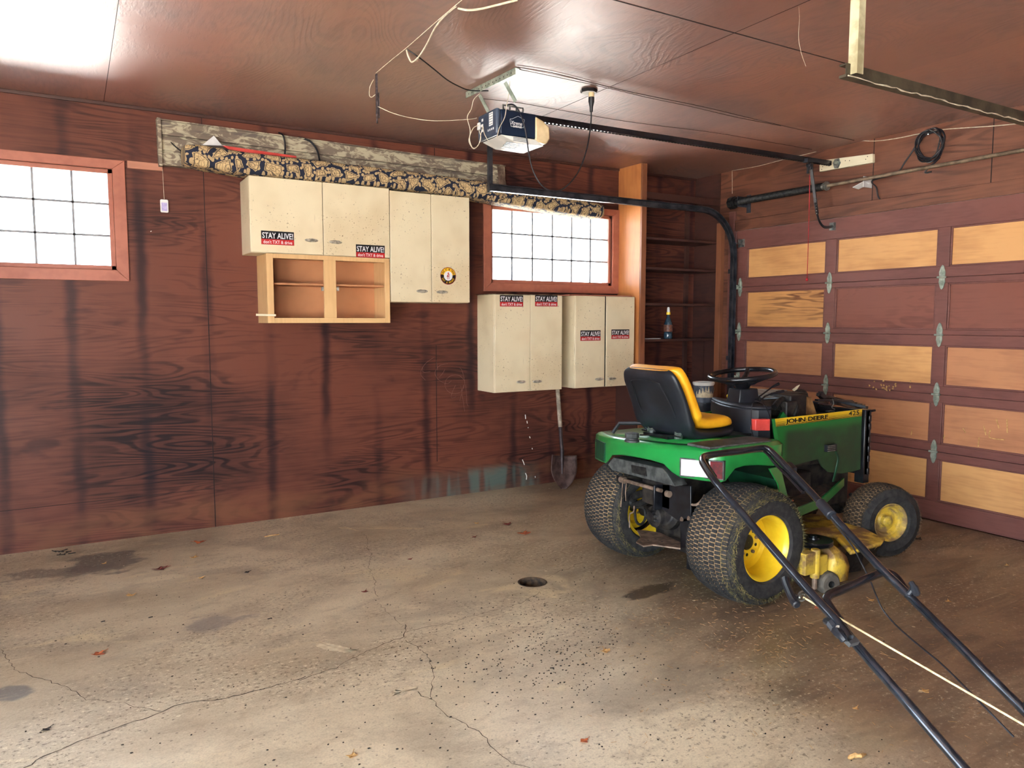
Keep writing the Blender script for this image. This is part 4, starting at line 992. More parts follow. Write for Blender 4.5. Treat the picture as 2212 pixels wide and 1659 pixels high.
# ================================================================== BUCKET
_p = at(1519, 868, 1, 4.85); bx, by, bz = _p.x, 4.85, _p.z
tag(M().lathe([(.001, 0), (.10, 0), (.12, bz-.05), (.125, bz-.04), (.125, bz-.001), (.118, bz-.001), (.001, bz-.001)], (bx, by, 0), (0, 0, 1), 24).build('waste_bin', m_black, loc=(bx, by, 0)), 'tall black bin half hidden behind the tractor seat, under the paint pail', 'bin')
pt = thing('paint_pail', 'small grey pail with spilled white paint, standing behind the tractor seat', 'pail', (bx, by, bz))
m = M().lathe([(.001, 0), (.080, 0), (.084, .015), (.088, .16), (.094, .165), (.094, .178), (.088, .178), (.084, .165), (.078, .02), (.001, .02)], (bx, by, bz), (0, 0, 1), 32); m.build('pail_body', m_pail, pt)
m = M(); random.seed(2); base = -PI/2-.55; vs = []
for k in range(25):
    a = base-1.0+2.0*k/24; zt = .10+.03*math.sin(k*1.7)+random.uniform(-.02, .025); r_ = .0858
    zt = max(.055, zt*(1-.45*abs(k-12)/12))
    vs += [(bx+math.cos(a)*(r_+.0010+.04*.02), by+math.sin(a)*(r_+.001), bz+.045), (bx+math.cos(a)*(r_+.0035), by+math.sin(a)*(r_+.0035), bz+zt+.02)]
m.add(vs, [(2*k, 2*k+2, 2*k+3, 2*k+1) for k in range(24)]); m.build('paint_splash', m_cracklight, pt, 60)
M().lathe([(.0885, .150), (.0955, .163), (.0957, .179), (.087, .180), (.084, .17)], (bx, by, bz), (0, 0, 1), 32).build('rim', m_lenswhite, pt)
m = M().tube(cr([(bx-.09, by-.02, bz+.15), (bx-.06, by-.085, bz+.10), (bx, by-.105, bz+.085), (bx+.06, by-.07, bz+.12), (bx+.09, by-.02, bz+.15)], 6), .002, 6); m.build('wire_handle', m_zinc, pt)
# ================================================================== TRACTOR
TX, TY = 2.965, 3.10
tra = thing('lawn_tractor', 'green and yellow lawn tractor with a yellow seat and its hood lid missing', 'lawn tractor', (TX, TY, 0))
def xform(m, mat): m.v = [mat @ p for p in m.v]; return m
def wheel(cx, cy, R, w, rr, steer, name_t, rear):
    """wheel about its own y axis; outward = -y before the transform"""
    side = -1 if cy < TY else 1
    T = Matrix.Translation((cx, cy, R-.006)) @ Matrix.Rotation(steer, 4, 'Z') @ Matrix.Diagonal((1, -side, 1, 1))
    wt = bpy.data.objects.new('rear_wheel' if rear else 'front_wheel', None); C.objects.link(wt); wt.parent = tra; wt['_o'] = tra['_o']
    hw = w/2; k = 1.1 if rear else 2.6
    rt = lambda a: R-.005-k*a*a*(1 if rear else .8)
    sw = .035
    prof = [(rr+.004, -hw+.028), (rr+.02, -hw+.006), ((R+rr)/2, -hw), (R-.055, -hw+.004), (R-.034, -hw+.014)]
    n0 = len(prof)
    tr_ = [-hw+.024+(2*hw-.048)*i/10 for i in range(11)]
    prof += [(rt(a), a) for a in tr_]
    n1 = len(prof)-1
    prof += [(r, -a) for r, a in reversed(prof[:n0])]
    ms = [1 if n0 <= i < n1 else 0 for i in range(len(prof)-1)]
    m = M().lathe(prof, (0, 0, 0), (0, 1, 0), 72, ms=ms)
    rows, cols_ = (84, 8) if rear else (60, 6)
    random.seed(int(cx*100+cy*10))
    for i in range(rows):
        for j in range(cols_):
            a0 = -hw+.016+(w-.032)*(j+.09)/cols_; a1 = -hw+.016+(w-.032)*(j+.91)/cols_
            th = 2*PI*(i+(.5 if j % 2 else 0))/rows; dt = 2*PI/rows*.36
            hgt = (.0055 if rear else .004)*random.uniform(.85, 1.05)
            q = []
            for rad in (0, hgt):
                for t, a in ((th-dt, a0), (th+dt, a0), (th+dt, a1), (th-dt, a1)):
                    r = rt(a)+rad-.001; s_ = 1-.0*rad; q.append((r*math.cos(t), a, r*math.sin(t)))
            m.add(q, [(4, 5, 6, 7), (0, 1, 5, 4), (1, 2, 6, 5), (2, 3, 7, 6), (3, 0, 4, 7)], 0 if rear else 2)
    xform(m, T); m.build('tyre', [m_rubber, m_mud, m_fronttread] if rear else [m_rubber, m_mud, m_fronttread], wt, 40)
    d0 = -hw+.024
    if rear: rp = [(rr+.010, d0+.002), (rr+.012, d0-.004), (rr+.006, d0-.006), (rr-.004, d0+.004), (rr-.012, d0+.022), (rr-.016, d0+.09), (rr-.012, d0+.13), (rr-.022, d0+.150), (rr-.05, d0+.150), (rr-.064, d0+.128), (rr-.088, d0+.122), (.040, d0+.122)]
    else: rp = [(rr+.010, d0+.002), (rr+.012, d0-.004), (rr+.005, d0-.006), (rr-.004, d0+.006), (rr-.012, d0+.016), (rr-.016, d0+.028), (rr-.026, d0+.034), (rr-.034, d0+.052), (rr-.06, d0+.055), (.036, d0+.045), (.034, d0+.02), (.026, d0+.014), (.012, d0+.012), (.011, d0+.004), (.001, d0+.003)]
    m = M().lathe(rp, (0, 0, 0), (0, 1, 0), 48); m.lathe([(rr+.008, .3*hw), (rr-.012, .3*hw), (rr-.012, hw-.03), (rr+.008, hw-.024)], (0, 0, 0), (0, 1, 0), 48)
    xform(m, T); m.build('rim', m_yellow if rear else m_rimdirty, wt, 30)
    if rear:
        m = M().lathe([(.041, d0+.124), (.041, d0+.118), (.034, d0+.112), (.001, d0+.112)], (0, 0, 0), (0, 1, 0), 24); xform(m, T); m.build('hub', m_blackmetal, wt)
        m = M()
        for i in range(5):
            a = 2*PI*i/5+.3; c = V((math.cos(a)*.064, 0, math.sin(a)*.064))
            m.cyl(c+V((0, d0+.110, 0)), c+V((0, d0+.124, 0)), .009, 6)
        xform(m, T); pieces(m, 'lug_bolt', m_tanmetal, wt)
        m = M()
        for i in range(5):
            a = 2*PI*i/5+.93; m.disc((math.cos(a)*.066, d0+.1205, math.sin(a)*.066), (0, -1, 0), .009, 10)
        xform(m, T); m.build('rim_hole', m_spring, wt)
    return wt, T
wheel(2.974, 2.655, .308, .315, .160, 0, 'r', True)
wheel(2.974, 3.545, .308, .315, .160, 0, 'r', True)
wheel(4.275, 2.745, .228, .205, .108, -.30, 'f', False)
wheel(4.275, 3.455, .228, .205, .108, -.30, 'f', False)
# grass stuck to the shoulders that face the room
def clippings(cy, n, seed):
    random.seed(seed); m = M()
    for i in range(n):
        t = random.uniform(0, 2*PI); a = -random.uniform(.095, .162)
        r = .308-.008-1.1*a*a-max(0, (-a-.125))*.7; r += random.uniform(-.002, .006)
        if random.random() > .55+.45*math.sin(t+.3)**2: continue
        p = V((2.974+r*math.cos(t), cy+a, .302+r*math.sin(t)))
        rad = V((math.cos(t), 0, math.sin(t))); tg = V((-math.sin(t), 0, math.cos(t)))
        d = (tg*random.gauss(0, 1)+V((0, -1, 0))*random.uniform(-.1, .7)+rad*random.uniform(-.05, .35)).normalized()
        L = random.uniform(.010, .034); w = d.cross(rad+V((0, -.5, 0))).normalized()*random.uniform(.0007, .0016)
        e = p+d*L
        if e.z < .003 or p.z < .003: continue
        m.add([p-w, p+w, e], [(0, 1, 2)])
    o = m.build('grass_clippings', m_grass, tra, 0); o['kind'] = 'stuff'
clippings(2.655, 6500, 1); clippings(3.545, 4000, 2)
def fronthay(cy, n, seed):
    random.seed(seed); m = M(); ca, sa = math.cos(-.30), math.sin(-.30)
    for i in range(n):
        t = random.uniform(0, 2*PI); a = random.uniform(-.095, .085); r = .228-.005-2.1*a*a+.004
        rad = V((math.cos(t)*ca, math.cos(t)*sa, math.sin(t))); lat = V((-sa, ca, 0))
        p = V((4.275, cy, .222))+rad*r+lat*a
        tg = V((-math.sin(t)*ca, -math.sin(t)*sa, math.cos(t)))
        d = (tg*random.gauss(0, 1)+lat*random.gauss(0, .8)+rad*random.uniform(-.02, .12)).normalized()
        L = random.uniform(.008, .028); w = d.cross(rad).normalized()*random.uniform(.0007, .0018); e = p+d*L
        if e.z < .003 or p.z < .003: continue
        m.add([p-w, p+w, e], [(0, 1, 2)])
    o = m.build('grass_clippings', m_hay, tra, 0); o['kind'] = 'stuff'
m_hay = pm('dark dried hay', S(122, 100, 72), S(70, 58, 46), 40, rough=.95)
fronthay(2.745, 3500, 3)

# fender deck
def roll(v): return -.045*v
half = [(.235, -.42, .70, 0), (.225, -.48, .69, 0), (.18, -.508, .680, 0), (.10, -.517, .684, 0), (0, -.52, .698, 0), (-.10, -.52, .704, 0), (-.165, -.52, .696, 0), (-.20, -.52, .668, 0), (-.225, -.518, .642, 0), (-.25, -.508, .634, 0), (-.29, -.41, .636, 0), (-.325, -.31, .640, 0), (-.340, -.265, .662, 0), (-.352, -.215, .700, 0), (-.362, -.12, .712, 0), (-.366, 0, .714, 0)]
st_ = half + [(u, -v, z, q) for u, v, z, q in reversed(half[:-1])]
rowsF = []
for (u, v, zb, _) in st_:
    # direction to the middle of the deck for the insets
    dx, dy = (0.0-u), (0-v); L = math.hypot(dx, dy); dx /= L; dy /= L
    zt = .795+roll(v)
    pts = [(0.004, zb), (0, zb+.004), (0, zt-.035), (.006, zt-.012), (.022, zt), (.05, zt+.006)]
    rowsF.append([V((TX+u+dx*i_, TY+v+dy*i_, z_+(roll(v) if k < 3 else 0))) for k, (i_, z_) in enumerate(pts)])
m = M(); K = 6; NS = len(rowsF)
m.add([p for r_ in rowsF for p in r_], [(i*K+j, i*K+j+1, (i+1)*K+j+1, (i+1)*K+j) for i in range(NS-1) for j in range(K-1)])
m.add([r_[-1] for r_ in rowsF], [tuple(range(NS))])
fe = m.build('fender', m_green, tra, 50)
q = fe.modifiers.new('s', 'SOLIDIFY'); q.thickness = .004; q.offset = 1
# seat well panel behind the seat
m = M().box(2.86, 3.34, 2.90, 3.36, .805, .815); m.build('seat_well', m_spring, tra, bevel=.004)
# corner light: reflector and lens on the chamfered corner
a, b = V((2.640, 2.790)), V((2.722, 2.575)); dirr = (b-a); nn = V((-dirr.y*-1, 0)) 
def lightpt(f, z, d): 
    t_ = a+dirr*f; nrm_ = V((dirr.y, -dirr.x)).normalized(); nrm_ = nrm_ if nrm_.x < 0 else -nrm_
    return V((t_.x+nrm_.x*d, t_.y+nrm_.y*d, z+roll(t_.y-TY)))
def lightquad(f0, f1, z0, z1, d0, d1, name, mat, par, bev=.002):
    lo = [lightpt(f0, z0, d0), lightpt(f1, z0, d0), lightpt(f1, z1, d0), lightpt(f0, z1, d0)]
    hi = [lightpt(f0, z0, d1), lightpt(f1, z0, d1), lightpt(f1, z1, d1), lightpt(f0, z1, d1)]
    return M().hexa(lo, hi).build(name, mat, par, bevel=bev)
tl_ = lightquad(-.02, 1.0, .645, .742, -.02, .006, 'tail_light', m_wornblack, tra)
lightquad(.02, .70, .652, .735, .005, .009, 'reflector', m_reflect, tl_, .001)
lightquad(.70, .98, .652, .735, .005, .010, 'red_lens', m_redlens, tl_, .001)
# empty light opening on the other corner, its dark hollow painted in shaded green
A2, B2 = V((2.640, 3.410)), V((2.722, 3.600))
q = [(A2.x-.014, A2.y-.00, .632), (B2.x-.014, B2.y, .622), (B2.x-.014, B2.y, .735), (A2.x-.014, A2.y, .742)]
M().ext(q, (.03, -.005, 0)).build('light_opening', m_shadegreen, tra, 0)
# bumper plate under the deck
zB = lambda px, py, X=2.618: at(px, py, 0, X)
m = M().ext([zB(1313, 1003), zB(1325, 988), zB(1430, 1012), zB(1440, 1022), zB(1458, 1051), zB(1400, 1036), zB(1322, 1016)], (.09, 0, 0)); bu = m.build('bumper_plate', m_wornblack, tra, bevel=.004)
m = M().ext([zB(1363, 1004, 2.616), zB(1395, 1010, 2.616), zB(1397, 1029, 2.616), zB(1365, 1021, 2.616)], (.004, 0, 0)); m.build('hitch_recess', m_spring, bu, 0)
# tank cap and grab handle
cc_ = V((2.555, 3.075, .815))
m = M().lathe([(.04, -.012), (.04, .0), (.034, .003), (.034, .010)], cc_, (0, 0, 1), 24).lathe([(.001, .036), (.034, .036), (.038, .032), (.038, .012), (.034, .010)], cc_, (0, 0, 1), 8); m.build('tank_cap', m_wornblack, tra, 25)
g0, g1, g2, g3 = V((2.70, 3.425, .795)), V((2.73, 3.40, .852)), V((2.80, 3.275, .862)), V((2.83, 3.22, .80))
m = M().tube([g0, g1, (g1+g2)/2, g2, g3], .011, 8); m.build('grab_handle', m_black, tra, 30)
M().box(2.66, 3.10, 2.615, 2.77, .818, .832).build('side_tray', m_wornblack, tra, bevel=.004)

# seat --------------------------------------------------------------
SY = 3.10
spine = [(3.155, .868), (3.10, .858), (3.00, .855), (2.92, .860), (2.860, .880), (2.820, .925), (2.79, .985), (2.757, 1.055), (2.722, 1.125), (2.695, 1.172), (2.685, 1.190)]
def loft(fn_in, fn_out, wid, name, mat, par, ex=4, ks=32, puff=0.):
    sp_ = [V((x, 0, z)) for x, z in spine]; sp_ = cr(sp_, 3); n = len(sp_)
    vs = []
    for i, p in enumerate(sp_):
        t = (sp_[min(i+1, n-1)]-sp_[max(i-1, 0)]).normalized(); nr = V((t.z, 0, -t.x))   # points up / forward
        if nr.z < 0 and i < n/2: nr = -nr
        if nr.x < 0 and i >= n/2: nr = -nr
        f = i/(n-1); a, b = fn_out(f), fn_in(f); w = wid(f)
        c = p+nr*(a+b)/2; h = (b-a)/2
        for j in range(ks):
            an = 2*PI*j/ks; c_, s_ = math.cos(an), math.sin(an); k = (abs(c_)**ex+abs(s_)**ex)**(-1/ex)
            bow = puff*(1-(c_*k)**2) if s_ > 0 else 0
            vs.append(V((0, SY+c_*k*w, 0))+V((c.x, 0, c.z))+nr*(s_*k*h-bow))
    m = M().add(vs, [(i*ks+j, i*ks+(j+1) % ks, (i+1)*ks+(j+1) % ks, (i+1)*ks+j) for i in range(n-1) for j in range(ks)]+[tuple(range(ks-1, -1, -1)), tuple(range((n-1)*ks, n*ks))])
    return m.build(name, mat, par, 60)
def endr(f, a=.05): return min(1, ((min(f, 1-f)+.004)/a))**.5 if min(f, 1-f) < a else 1
def wid(f):
    w = .205 if f < .45 else .222
    if f > .62: w = .222-.065*((f-.62)/.38)**3.2
    if f < .12: w = .205-.05*((.12-f)/.12)**2
    return w
seat = bpy.data.objects.new('seat', None); C.objects.link(seat); seat.parent = tra; seat['_o'] = tra['_o']
loft(lambda f: .080*endr(f, .10)*(1 if f < .5 else 1-.12*(f-.5)), lambda f: -.002-.012*max(0, (f-.9)/.1), wid, 'seat_cushion', m_seat, seat, 3.4, puff=.012)
loft(lambda f: .004, lambda f: (-.045*(1-.55*max(0, (f-.80)/.2)))*endr(f, .08)-(.028*math.exp(-((f-.40)/.16)**2)), lambda f: wid(f)+.004, 'seat_shell', m_black, seat, 3.6)
# moulded outline on the back of the shell
def shellback(u, v):   # u lateral -1..1, v height 0..1
    x = 2.815-.135*v-.0; z = .90+.235*v
    return V((x-.046*.9+.008*u*u-.006, SY+u*.135, z))
ol = []
for u, v in ((-.8, .95), (.55, .95), (.78, .80), (.86, .05), (-.95, .05), (-.95, .80)): ol.append(shellback(u, v))
M().tube(cr(ol, 4, True), .0028, 6, closed=True).build('moulded_ridge', m_black, seat)
m = M()
for yy in (2.98, 3.20):
    n_ = 60; m.tube([V((2.80+.022*math.cos(k*.8), yy+.022*math.sin(k*.8), .812+.038*k/n_)) for k in range(n_)], .003, 5)
pieces(m, 'seat_spring', m_zinc, seat)
m = M().box(2.74, 2.80, 3.0, 3.2, .81, .826).tube([(2.70, 3.18, .815), (2.72, 3.05, .83), (2.75, 2.96, .835), (2.77, 2.93, .83)], .005, 6).box(2.86, 3.12, 2.96, 3.24, .806, .80+.035); m.build('seat_bracket', m_blackmetal, seat)

# dash tower --------------------------------------------------------
def plan(sc, z, dx=0): return [V((TX+(x-TX)+dx, TY+(y-TY)*sc, z)) for x, y in ((3.355, 2.832), (3.29, 2.868), (3.255, 2.95), (3.265, 3.06), (3.30, 3.16), (3.38, 3.30), (3.46, 3.40))]
m = M().hexa(plan(1, .56), plan(1, .955)); m.hexa(plan(1, .955), [V((p.x+.012, p.y, .972)) for p in plan(.97, 0)]); da = m.build('dash_tower', m_black, tra, bevel=.008)
Y_ = 2.80
q = [at(px, py, 1, Y_+.02) for px, py in ((1625, 872), (1648, 872), (1660, 890), (1668, 915), (1673, 948), (1628, 945))]
m = M().tube(cr(q, 4, True), .0025, 5, closed=True); m.build('moulded_ridge', m_blackmetal, da)
a_, b_ = at(1626, 905, 1, 2.825), at(1656, 928, 1, 2.80)
m = M().hexa([V((a_.x, 2.84, a_.z)), V((a_.x, 2.84, b_.z)), V((b_.x, 2.815, b_.z-.004)), V((b_.x, 2.815, a_.z))], [V((a_.x-.004, 2.80, a_.z)), V((a_.x-.004, 2.80, b_.z)), V((b_.x, 2.775, b_.z-.004)), V((b_.x, 2.775, a_.z))]); m.build('brake_lever', m_red, tra, bevel=.004)
# steering column and wheel
cc = at(1603, 809, 1, TY); be = .13
axn = V((-math.sin(be), 0, math.cos(be)))
m = M().hexa([V((cc.x-.075, TY-.05, .965)), V((cc.x-.03, TY-.075, .965)), V((cc.x+.075, TY-.07, .965)), V((cc.x+.075, TY+.06, .965)), V((cc.x-.075, TY+.05, .965))],
             [V((cc.x-.06, TY-.045, 1.05)), V((cc.x-.02, TY-.065, 1.05)), V((cc.x+.07, TY-.06, 1.05)), V((cc.x+.07, TY+.05, 1.05)), V((cc.x-.06, TY+.045, 1.05))])
m.build('steering_column', m_black, tra, bevel=.005)
sw_ = bpy.data.objects.new('steering_wheel', None); C.objects.link(sw_); sw_.parent = tra; sw_['_o'] = tra['_o']
e1 = V((math.cos(be), 0, math.sin(be))); e2 = V((0, 1, 0)); Rw = .186
m = M().tube([cc+e1*math.cos(2*PI*k/56)*Rw+e2*math.sin(2*PI*k/56)*Rw for k in range(56)], .0145, 12, closed=True); m.build('wheel_rim', m_blackmetal, sw_)
m = M().lathe([(.001, -.035), (.055, -.037), (.062, -.045), (.035, -.085), (.028, -.10), (.001, -.10)], cc, axn, 24); m.build('hub', m_blackmetal, sw_)
for an in (.55, .55+2*PI/3*1.0, .55-2*PI/3):
    o_ = cc+(e1*math.cos(an)+e2*math.sin(an))*(Rw-.006); i_ = cc-axn*.048+(e1*math.cos(an)+e2*math.sin(an))*.03
    m = M().tube(cr([i_, i_.lerp(o_, .5)-axn*.004, o_], 4), [.020]*4+[.015]*4+[.013], 8); m.build('spoke', m_blackmetal, sw_)
# small controls
ch = at(1575, 857, 1, 3.22)
m = M().lathe([(.001, -.028), (.008, -.024), (.013, -.004), (.016, .002), (.016, .010), (.010, .014), (.001, .014)], ch, (0, 0, 1), 16).cyl(ch+V((0, 0, .01)), ch+V((.002, 0, .034)), .003, 6); m.build('choke_knob', m_yellow, tra)
m = M().tube([at(1633, 862, 1, 3.0), at(1655, 846, 1, 3.0), at(1672, 833, 1, 3.0)], .0045, 6).tube([at(1640, 868, 1, 2.95), at(1652, 856, 1, 2.95), at(1668, 850, 1, 2.95)], .0045, 6); pieces(m, 'control_lever', m_blackmetal, tra)
m = M().tube([at(1668, 836, 1, 3.0), at(1682, 829, 1, 3.0)], [.006, .009], 8).tube([at(1666, 851, 1, 2.95), at(1692, 845, 1, 2.95)], [.007, .009], 8); pieces(m, 'lever_grip', m_black, tra)
# dash top plate
q = [at(1616, 839, 1, 3.22), at(1700, 842, 1, 3.22), at(1690, 858, 1, 2.98), at(1650, 860, 1, 2.98)]
m = M().ext(q, (0, 0, -.008)); m.build('dash_plate', m_steelblue, tra, bevel=.002)
m = M().hexa([at(1648, 866, 1, 2.96), at(1692, 861, 1, 2.96), at(1700, 846, 1, 3.24), at(1628, 846, 1, 3.24)][::1], [V((3.35, 2.90, .95)), V((3.52, 2.90, .93)), V((3.56, 3.30, .93)), V((3.36, 3.30, .95))]); m.build('firewall', m_dirtymetal, tra, bevel=.004)

# hood side panels ----------------------------------------------------
YH = 2.815
Hp = lambda px, py, Y=YH: at(px, py, 1, Y)
outl = [(1668, 905.6), (1862.5, 884), (1859, 1014), (1842, 1019), (1817, 1023), (1790, 1020), (1776, 1008), (1768, 992), (1740, 999), (1708, 1007), (1690, 1011), (1683, 1000)]
pan = M().ext([Hp(*q) for q in outl], (0, .010, 0)).build('hood_panel', m_hood, tra, bevel=.002)
m = M().ext([Hp(1668, 905.6, YH-.0015), Hp(1674, 905, YH-.0015), Hp(1692, 1011, YH-.0015), Hp(1683, 1011, YH-.0015)], (0, .003, 0)); m.build('edge_flange', m_green, pan, 0)
TL_, TR_, BL_, BR_ = Hp(1674.7, 904.8, YH-.002), Hp(1862.5, 884, YH-.002), Hp(1676.5, 922, YH-.002), Hp(1861.5, 899, YH-.002)
de = M().hexa([TL_, TR_, BR_, BL_], [p+V((0, .002, 0)) for p in (TL_, TR_, BR_, BL_)])
m = de; nb = len(m.f)
for k in range(6):
    f = .42+.56*k/5; th = .03+.012*k
    a0_, a1_ = TL_.lerp(BL_, f), TR_.lerp(BR_, f); b0_, b1_ = TL_.lerp(BL_, min(1, f+th)), TR_.lerp(BR_, min(1, f+th))
    m.add([p-V((0, .0004, 0)) for p in (a0_, a1_, b1_, b0_)], [(0, 1, 2, 3)], 1)
xd = (TR_-TL_).normalized(); wv = (TL_-BL_)
def onpanel(f, g, lift): p = TL_.lerp(TR_, f); r_ = BL_.lerp(BR_, f); return r_.lerp(p, g)-V((0, lift, 0))
m.text('JOHN DEERE', onpanel(.105, .10, .0006), xd, (0, 0, 1), (TR_-TL_).length*.47, (TL_-BL_).length*.66, 0, off=.10)
m.text('JOHN DEERE', onpanel(.105, .10, .0010), xd, (0, 0, 1), (TR_-TL_).length*.47, (TL_-BL_).length*.66, 1, off=.038)
m.text('425', onpanel(.832, .26, .0006), xd, (0, 0, 1), (TR_-TL_).length*.13, (TL_-BL_).length*.60, 0, off=.07)
m.text('425', onpanel(.832, .26, .0010), xd, (0, 0, 1), (TR_-TL_).length*.13, (TL_-BL_).length*.60, 1, off=.022)
m.build('decal_stripe', [m_decal, m_decalblack], pan, 0, keep=True)
YL = 2*TY-YH-.03
M().ext([V((p.x, YL, p.z-.02)) for p in [Hp(*q) for q in outl]], (0, .010, 0)).build('hood_panel', m_hood, tra, bevel=.002)
# radiator frame at the nose
m = M().box(4.165, 4.20, 2.80, 3.40, .50, .90).box(4.155, 4.215, 2.80, 2.86, .45, .905); x_ = 4.2
for z in (.85, .80, .72, .66, .60, .52): m.box(4.19, 4.212, 2.795, 2.84, z-.02, z+.02)
m.cyl((4.2, 2.80, .895), (4.235, 2.79, .90), .008, 8)
m.build('grille_frame', m_blackmetal, tra, bevel=.003)
# engine bay
random.seed(21)
m = M()
for (px0, py0, px1, py1, Y, d) in ((1690, 862, 1712, 900, 2.95, .12), (1708, 855, 1742, 905, 2.90, .16), (1722, 850, 1746, 868, 3.0, .2), (1745, 872, 1790, 900, 3.15, .1), (1700, 868, 1722, 908, 2.88, .05)):
    a_, b_ = at(px0, py0, 1, Y), at(px1, py1, 1, Y); m.box(a_.x, b_.x, Y, Y+d, b_.z, a_.z)
pieces(m, 'engine_block', m_dirtymetal, tra, bevel=.008)
a_, b_ = at(1743, 858, 1, 2.93), at(1765, 895, 1, 2.93)
M().hexa([V((a_.x, 2.93, b_.z)), V((b_.x, 2.93, b_.z)), V((b_.x, 3.06, b_.z)), V((a_.x, 3.06, b_.z))], [V((a_.x-.01, 2.95, a_.z)), V((b_.x-.03, 2.95, a_.z-.005)), V((b_.x-.03, 3.06, a_.z-.005)), V((a_.x-.01, 3.06, a_.z))]).build('air_duct', pm('tan dusty plastic', S(170, 128, 78), S(132, 96, 58), 20, rough=.7), tra, bevel=.004)
m = M()
m.tube(cr([at(1672, 880, 1, 2.9), at(1684, 866, 1, 2.93), at(1700, 862, 1, 2.98), at(1706, 880, 1, 3.0)], 5), .018, 8)
m.tube(cr([at(1700, 870, 1, 3.1), at(1712, 850, 1, 3.1), at(1735, 846, 1, 3.1), at(1742, 860, 1, 3.1)], 5), .014, 8)
m.tube(cr([at(1716, 900, 1, 2.87), at(1722, 880, 1, 2.88), at(1716, 866, 1, 2.95)], 5), .012, 8)
pieces(m, 'hose', m_spring, tra)
m = M()
m.bar(at(1766, 852, 1, 3.1), at(1860, 876, 1, 3.1), .02, .022).bar(at(1764, 864, 1, 3.0), at(1838, 866, 1, 3.0), .03, .012).bar(at(1770, 850, 1, 3.1), at(1782, 862, 1, 3.1), .03, .034).bar(at(1800, 868, 1, 3.2), at(1868, 884, 1, 3.2), .05, .03)
m.bar(at(1762, 870, 1, 3.0), at(1790, 876, 1, 3.0), .04, .012).bar(at(1795, 862, 1, 3.1), at(1870, 880, 1, 2.9), .012, .02)
for k in range(8): p = at(1825+k*6, 868+k*2, 1, 3.05); m.box(p.x-.012, p.x+.012, p.y-.02, p.y+.02, p.z-.006, p.z+.010+random.random()*.012)
m.build('hood_linkage', m_blackmetal, tra, bevel=.002)
m = M().tube(cr([at(1798, 862, 1, 2.95), at(1801, 872, 1, 2.95), at(1797, 880, 1, 2.95), at(1803, 884, 1, 2.95)], 4), .003, 6).box(3.95, 4.0, 2.9, 2.93, .895, .90); m.build('hose_clip', m_zinc, tra)
q = at(1712, 842, 1, 3.05); M().ext([q, at(1722, 834, 1, 3.05), at(1728, 831, 1, 3.05), at(1722, 841, 1, 3.05), at(1716, 845, 1, 3.05)], (0, .004, 0)).build('paper_shred', m_cracklight, tra, 0)
m = M().ext([at(1682, 906, 1, 2.86), at(1692, 889, 1, 2.90), at(1702, 902, 1, 2.86)], (.01, .03, -.01)); m.build('inner_green_panel', m_green, tra, 0)
# chassis
m = M().box(3.30, 4.20, 2.93, 3.27, .30, .62).box(2.75, 3.42, 2.98, 3.22, .42, .60).box(3.30, 3.75, 2.86, 3.34, .42, .56).box(3.42, 4.16, 2.84, 3.36, .60, .86); m.build('engine_frame', m_dirtymetal, tra, bevel=.01)
m = M().cyl((4.275, 2.80, .225), (4.275, 3.40, .225), .022, 12).box(4.24, 4.31, 3.02, 3.18, .20, .34).tube(cr([(4.05, 2.86, .20), (4.12, 2.80, .22), (4.16, 2.80, .30), (4.18, 2.9, .36)], 5), .012, 8); m.build('front_axle', m_spring, tra)
m = M().cyl((2.974, 2.74, .302), (2.974, 3.46, .302), .045, 16).box(2.86, 3.1, 2.98, 3.22, .22, .42).lathe([(.001, -.03), (.085, -.02), (.09, .03), (.07, .06), (.001, .07)], (2.87, 3.10, .36), (-1, 0, .3), 24).box(3.0, 3.35, 3.0, 3.2, .25, .4); m.build('transaxle', m_dirtymetal, tra, bevel=.006)
# rear plates, rod, levers, hitch plate
xb_ = lambda px, py, X=2.75: at(px, py, 0, X)
m = M().ext([xb_(1430, 1046), xb_(1492, 1050), xb_(1492, 1125), xb_(1468, 1128), xb_(1428, 1098)], (.012, 0, 0))
m.ext([xb_(1468, 1120), xb_(1492, 1120), xb_(1490, 1184), xb_(1471, 1184)], (.02, 0, 0)); m.ext([xb_(1429, 1046), xb_(1432, 1046), xb_(1431, 1100), xb_(1428, 1096)], (-.06, 0, 0))
m.ext([xb_(1331, 1025), xb_(1350, 1030), xb_(1347, 1085), xb_(1331, 1078)], (.012, 0, 0)); m.ext([xb_(1350, 1030), xb_(1440, 1050), xb_(1440, 1062), xb_(1350, 1042)], (.14, 0, 0))
pieces(m, 'rear_plate', m_blackmetal, tra, bevel=.002)
m = M().cyl(xb_(1344, 1036, 2.71), xb_(1429, 1060, 2.71), .011, 12).cyl(xb_(1341, 1035, 2.71), xb_(1350, 1038, 2.71), .019, 14).cyl(xb_(1440, 1066, 2.73), xb_(1447, 1068, 2.73), .018, 12); pieces(m, 'cross_rod', m_tanmetal, tra)
m = M()
for px, py in ((1471, 1121), (1486, 1119), (1499, 1118)): m.cyl(xb_(px, py, 2.745), xb_(px+4, py+1, 2.755), .012, 8)
pieces(m, 'hex_bolt', m_tanmetal, tra)
m = M()
m.tube([xb_(1345, 1040, 2.70), xb_(1343, 1070, 2.70), xb_(1341, 1095, 2.70)], .003, 6).tube([xb_(1353, 1044, 2.70), xb_(1351, 1065, 2.70), xb_(1352, 1082, 2.70)], .003, 6)
m.tube(cr([xb_(1370, 1093, 2.72), xb_(1368, 1106, 2.72), xb_(1360, 1112, 2.72), xb_(1360, 1140, 2.72)], 4), .004, 6)
m.tube(cr([xb_(1490, 1089, 2.76), xb_(1505, 1090, 2.76), xb_(1518, 1078, 2.8), xb_(1522, 1070, 2.82)], 5), .007, 8)
pieces(m, 'linkage_rod', m_tanmetal, tra)
